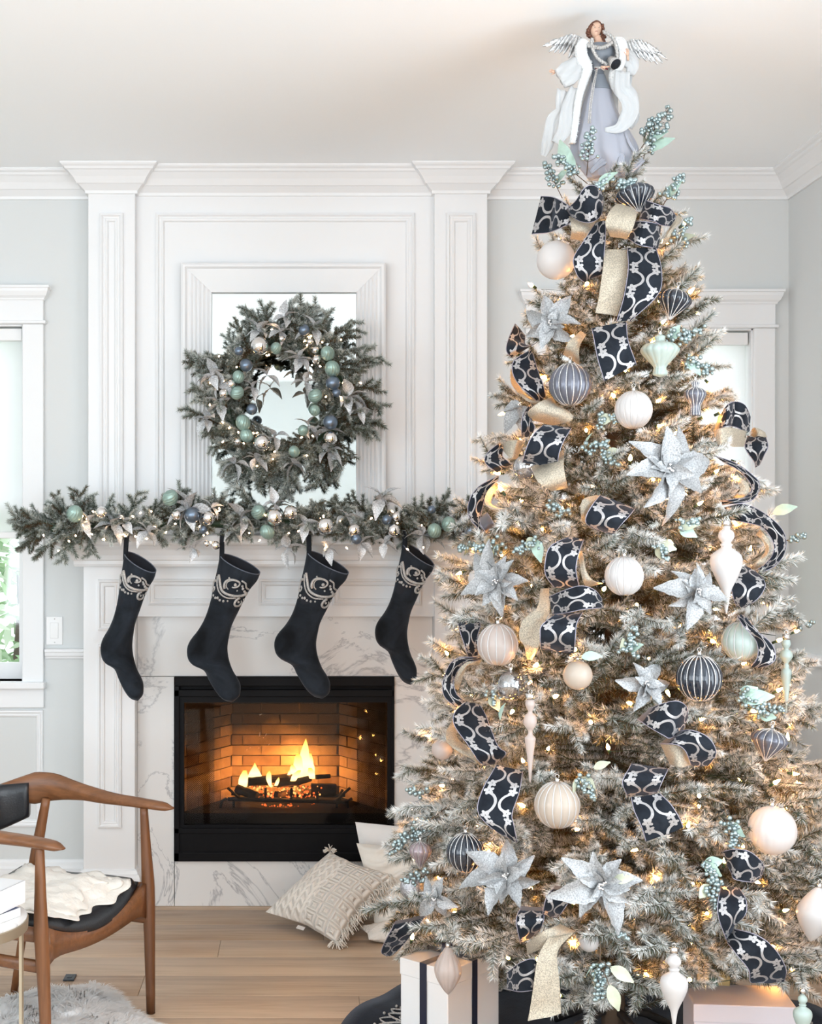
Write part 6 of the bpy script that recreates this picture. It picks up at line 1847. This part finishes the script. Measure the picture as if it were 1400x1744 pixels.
# one bent rail: arm tip, arm, back, arm, arm tip
half = [(-.300, .095, .655), (-.296, .05, .660), (-.296, -.03, .664), (-.302, -.15, .668), (-.306, -.27, .680), (-.298, -.36, .688), (-.272, -.44, .680), (-.215, -.51, .672), (-.11, -.555, .668), (0, -.568, .667)]
full = half + [(-x, y, z) for x, y, z in half[:-1][::-1]]
p = smooth(full, 5); m = len(p); mb = MB(); rs = []
hh = np.interp(np.abs(np.linspace(-1, 1, m)), [0, .18, .36, .46, .58, .7, .93, 1], [.020, .022, .054, .044, .027, .018, .013, .003])
ww = np.interp(np.abs(np.linspace(-1, 1, m)), [0, .35, .6, .9, 1], [.014, .018, .026, .027, .010])
for i in range(m):
    q = C_(*p[i]); t = (C_(*p[min(i + 1, m - 1)]) - C_(*p[max(i - 1, 0)])).normalized(); s_ = t.cross(Vector((0, 0, 1))).normalized()
    rs.append([q + s_ * math.cos(2 * PI * k / 12) * ww[i] + Vector((0, 0, 1)) * math.sin(2 * PI * k / 12) * hh[i] for k in range(12)])
mb.rings(rs); mb.build('arm_and_back_rail', M_teakx, chair)
# leather pad wrapped round the back of the rail
mb = MB(); rs = []
idx = [i for i in range(m) if abs(2 * i / (m - 1) - 1) < .35]
for i in idx:
    q = C_(*p[i]) + Vector((0, 0, -.055)); t = (C_(*p[i + 1]) - C_(*p[i - 1])).normalized(); s_ = t.cross(Vector((0, 0, 1))).normalized()
    e = abs(2 * i / (m - 1) - 1) / .35; h = .086 * (1 - .35 * e ** 2)
    rs.append([q + Vector((0, 0, (.086 - h) * .75)) + s_ * (math.copysign(abs(math.cos(2 * PI * k / 20)) ** .5, math.cos(2 * PI * k / 20)) * .030) + Vector((0, 0, 1)) * math.copysign(abs(math.sin(2 * PI * k / 20)) ** .6, math.sin(2 * PI * k / 20)) * h for k in range(20)])
mb.rings(rs); mb.build('back_pad', M_leather, chair)
def seat_z(a, b): return .425 + .030 * (a / .27) ** 2 - .042 * max(0, b + .12) / .14 * (1 - (a / .27) ** 2) - .012 * math.exp(-((b + .22) / .15) ** 2)
mb = MB(); n = 22; top = []; bot = []
for i in range(n + 1):
    for j in range(n + 1):
        u, v = 2 * i / n - 1, 2 * j / n - 1
        b = -.215 + v * (.235 - .03 * u * u * (v > 0) * v); a = u * (.262 - .03 * max(0, -v))
        e = max(abs(u), abs(v)); h = .0 if e < .86 else -.030 * ((e - .86) / .14) ** 2
        top.append(C_(a, b, seat_z(a, b) + h)); bot.append(C_(a, b, seat_z(a, b) - .036))
fs = [((i * (n + 1) + j), ((i + 1) * (n + 1) + j), ((i + 1) * (n + 1) + j + 1), (i * (n + 1) + j + 1)) for i in range(n) for j in range(n)]
mb.add(top, fs); mb.add(bot, [f[::-1] for f in fs])
N1 = n + 1; ringi = [i * N1 for i in range(n)] + [n * N1 + j for j in range(n)] + [i * N1 + n for i in range(n, 0, -1)] + [j for j in range(n, 0, -1)]
q0 = len(top); mb.add([], []); 
mb.f += [(ringi[k], ringi[k - 1], ringi[k - 1] + q0, ringi[k] + q0) for k in range(len(ringi))]; mb.m += [0] * len(ringi)
mb.build('seat', M_leather, chair)
for nm_, bb2 in (('front_apron', .008), ('rear_apron', -.43)):
    mb = MB(); rs = []
    for t in np.linspace(-1, 1, 19):
        a = t * .262; zt_ = seat_z(a, bb2) - .034; zb_ = .306 + .030 * t * t - .03 * abs(t) ** 9
        zb_ = min(zb_, zt_ - .012)
        rs.append([C_(a, bb2 - .010, zt_), C_(a, bb2 + .010, zt_), C_(a, bb2 + .010, zb_), C_(a, bb2 - .010, zb_)])
    mb.rings(rs); mb.build(nm_, M_teakx, chair)
# throw folded on the seat
thr = empty('folded_throw', C_(0, -.2, .44), 'cream ruffled throw folded on the black leather seat', 'throw')
mb = MB(); NU, NV = 46, 30
for lay, (a0, a1, b0, b1, lift) in enumerate(((-.215, .255, -.40, -.005, .008), (-.195, .24, -.395, -.03, .022), (-.16, .2, -.38, -.06, .034))):
    mb = MB(); tp = []; bt = []
    for i in range(NU + 1):
        for j in range(NV + 1):
            u, v = i / NU, j / NV
            a = a0 + (a1 - a0) * u + .010 * math.sin(v * 17 + lay * 2) * (abs(2 * u - 1) ** 4); b = b0 + (b1 - b0) * v + .014 * math.sin(u * 11 + lay) * v + .010 * math.sin(u * 29 + lay) * v ** 6 - .05 * max(0, .25 - u) * v
            z = seat_z(a, b) + lift + .010 * mnoise.noise(Vector((a * 16, b * 22, lay * 3))) + .005 * mnoise.noise(Vector((a * 45, b * 60, lay)))
            e = min(u, 1 - u, v, 1 - v); z -= .012 * max(0, 1 - e / .08) * (lay > 0)
            z -= .020 * max(0, (v - .92) / .08) * (lay == 0)
            z = max(z, seat_z(a, b) + .003)
            tp.append(C_(a, b, z)); bt.append(C_(a, b, z - .006 if lay else max(z - .006, seat_z(a, b) + .0015)))
    N1 = NV + 1
    fs = [((i * N1 + j), ((i + 1) * N1 + j), ((i + 1) * N1 + j + 1), (i * N1 + j + 1)) for i in range(NU) for j in range(NV)]
    mb.add(tp, fs); mb.add(bt, [f[::-1] for f in fs]); q0 = len(tp)
    ring = [i * N1 for i in range(NU)] + [NU * N1 + j for j in range(NV)] + [i * N1 + NV for i in range(NU, 0, -1)] + [j for j in range(NV, 0, -1)]
    mb.f += [(ring[k], ring[k - 1], ring[k - 1] + q0, ring[k] + q0) for k in range(len(ring))]; mb.m += [0] * len(ring)
    mb.build('fold', M_throw, thr)

# ------------------------------------------------------------------ side table and books
tc = Vector((-.945, 3.61, 0))
tab = empty('side_table', tc, 'round marble topped side table with brass legs at the lower left edge', 'table')
mb = MB(); mb.lathe([(.196, .488), (.198, .502), (.194, .504), (.01, .504)], tc, 48); mb.build('marble_top', M_marble, tab, sharp=.6)
mb = MB(); mb.lathe([(.192, .470), (.2005, .470), (.2015, .496), (.197, .498)], tc, 48); mb.build('brass_rim', M_brass, tab, sharp=.6)
for k in range(4):
    a = -.12 + k * PI / 2; q = tc + Vector((math.cos(a) * .192, math.sin(a) * .192, 0))
    mb = MB(); ca = Vector((math.cos(a), math.sin(a), 0)); mb.obox(q + Vector((0, 0, .247)), ca * .004, Vector((-ca.y, ca.x, 0)) * .0075, (0, 0, .235)); mb.build('leg', M_brass, tab, smooth=False)
mb = MB(); mb.lathe([(.188, .001), (.198, .001), (.198, .013), (.188, .013), (.188, .001)], tc, 48); mb.build('base_ring', M_brass, tab, sharp=.6)
def book(label, c, ang, w, l, h, cov, spine):
    o = empty('book', c, label, 'book'); M = Matrix.Rotation(ang, 3, 'Z')
    def pl(mb, nm, mt):
        mb.v = [tuple(Vector(c) + M @ Vector(v)) for v in mb.v]; mb.build(nm, mt, o, smooth=False)
    pl(MB().box(-w / 2, w / 2, -l / 2, l / 2, h - .003, h, bev=.001), 'cover', cov); pl(MB().box(-w / 2, w / 2, -l / 2, l / 2, 0, .003, bev=.001), 'cover', cov)
    pl(MB().box(-w / 2 + .003, w / 2 - .004, -l / 2 + .003, l / 2 - .003, .003, h - .003), 'pages', M_pages)
    pl(MB().box(w / 2 - .004, w / 2 + .001, -l / 2, l / 2, 0, h, bev=.001), 'spine', spine)
book('lower book with a navy spine on the marble side table', (-.895, 3.565, .505), -.5, .17, .23, .022, M_bookblue, M_book)
book('upper white book on top of the navy spined book', (-.880, 3.60, .5275), -.35, .17, .22, .060, M_book, M_book)

# ------------------------------------------------------------------ fur rug and the floor plate
rugp = [(-.991, 4.384), (-.897, 4.486), (-.80, 4.50), (-.709, 4.53), (-.63, 4.44), (-.57, 4.30), (-.49, 4.19), (-.385, 4.07), (-.33, 3.85), (-.34, 3.46), (-.58, 3.17), (-1.18, 3.3), (-1.40, 3.8), (-1.30, 4.25)]
rugs = [tuple(q) for q in smooth(rugp, 6, True)]
rug = empty('fur_rug', (-.8, 3.85, 0), 'shaggy white fur rug on the floor under the armchair', 'rug')
rc = Vector((-.82, 3.85)); mb = MB()
def rugz(x, y, q):
    n = mnoise.noise(Vector((x * 11, y * 11, 0))) + .6 * mnoise.noise(Vector((x * 34, y * 34, 2)))
    return (.034 + .011 * n) * max(0.0, 1 - q ** 7) + .006
rg = np.array(rugs); nrg = len(rg)
rs = []
for k in list(np.linspace(.02, .9, 40)) + [.94, .97, .985]:
    rs.append([(rc.x + (x - rc.x) * k, rc.y + (y - rc.y) * k, rugz(rc.x + (x - rc.x) * k, rc.y + (y - rc.y) * k, k)) for x, y in rugs])
rs.append([(p[0], p[1], .001) for p in rs[-1]])
mb.rings(rs, True, True); mb.build('pile', M_pile, rug)
mb = MB(); V = []; Fc_ = []
for i in range(17000):
    k = R.random() * nrg; k0 = int(k); f = k - k0
    ex, ey = rg[k0] * (1 - f) + rg[(k0 + 1) % nrg] * f
    q = (1 - .16 * R.random() ** 1.5) if i % 2 else math.sqrt(R.random()) * .98
    x, y = rc.x + (ex - rc.x) * q, rc.y + (ey - rc.y) * q
    if y < 3.5: continue
    nz = mnoise.noise(Vector((x * 9, y * 9, 0))) * 2.2 + mnoise.noise(Vector((x * 28, y * 28, 3)))
    od = Vector((ex - rc.x, ey - rc.y, 0)).normalized() * (.3 + .9 * q ** 6)
    L = R.uniform(.025, .050)
    d = Vector((math.cos(nz * 2.2) * .6 + od.x + R.gauss(0, .2), math.sin(nz * 2.2) * .6 + od.y + R.gauss(0, .2), R.uniform(.12, .42))).normalized()
    s = Vector((-d.y, d.x, 0)).normalized() * .0014
    p0 = Vector((x, y, rugz(x, y, q) - .002)); p1 = p0 + d * L * .55; p2 = p1 + Vector((d.x * 1.2, d.y * 1.2, d.z * .1 - .1 * q ** 6)).normalized() * L * .5
    p2.z = max(p2.z, .002); b = len(V); V += [p0 - s, p0 + s, p1 + s * .8, p1 - s * .8, p2]; Fc_ += [(b, b + 1, b + 2, b + 3), (b + 3, b + 2, b + 4)]
mb.add(V, Fc_); tag(mb.build('fur', M_fur, rug), kind='stuff')
pc = P(119, 1667, 4.64)
pl_ = empty('floor_plate', (pc.x, pc.y, 0), 'small dark square floor plate behind the fur rug', 'floor plate')
MB().box(pc.x - .019, pc.x + .019, pc.y - .030, pc.y + .030, 0, .006, bev=.002).build('plate', M_outlet, pl_, smooth=False)
MB().box(pc.x - .008, pc.x + .008, pc.y - .012, pc.y + .012, .006, .008, bev=.001).build('cap', M_outlet, pl_, smooth=False)
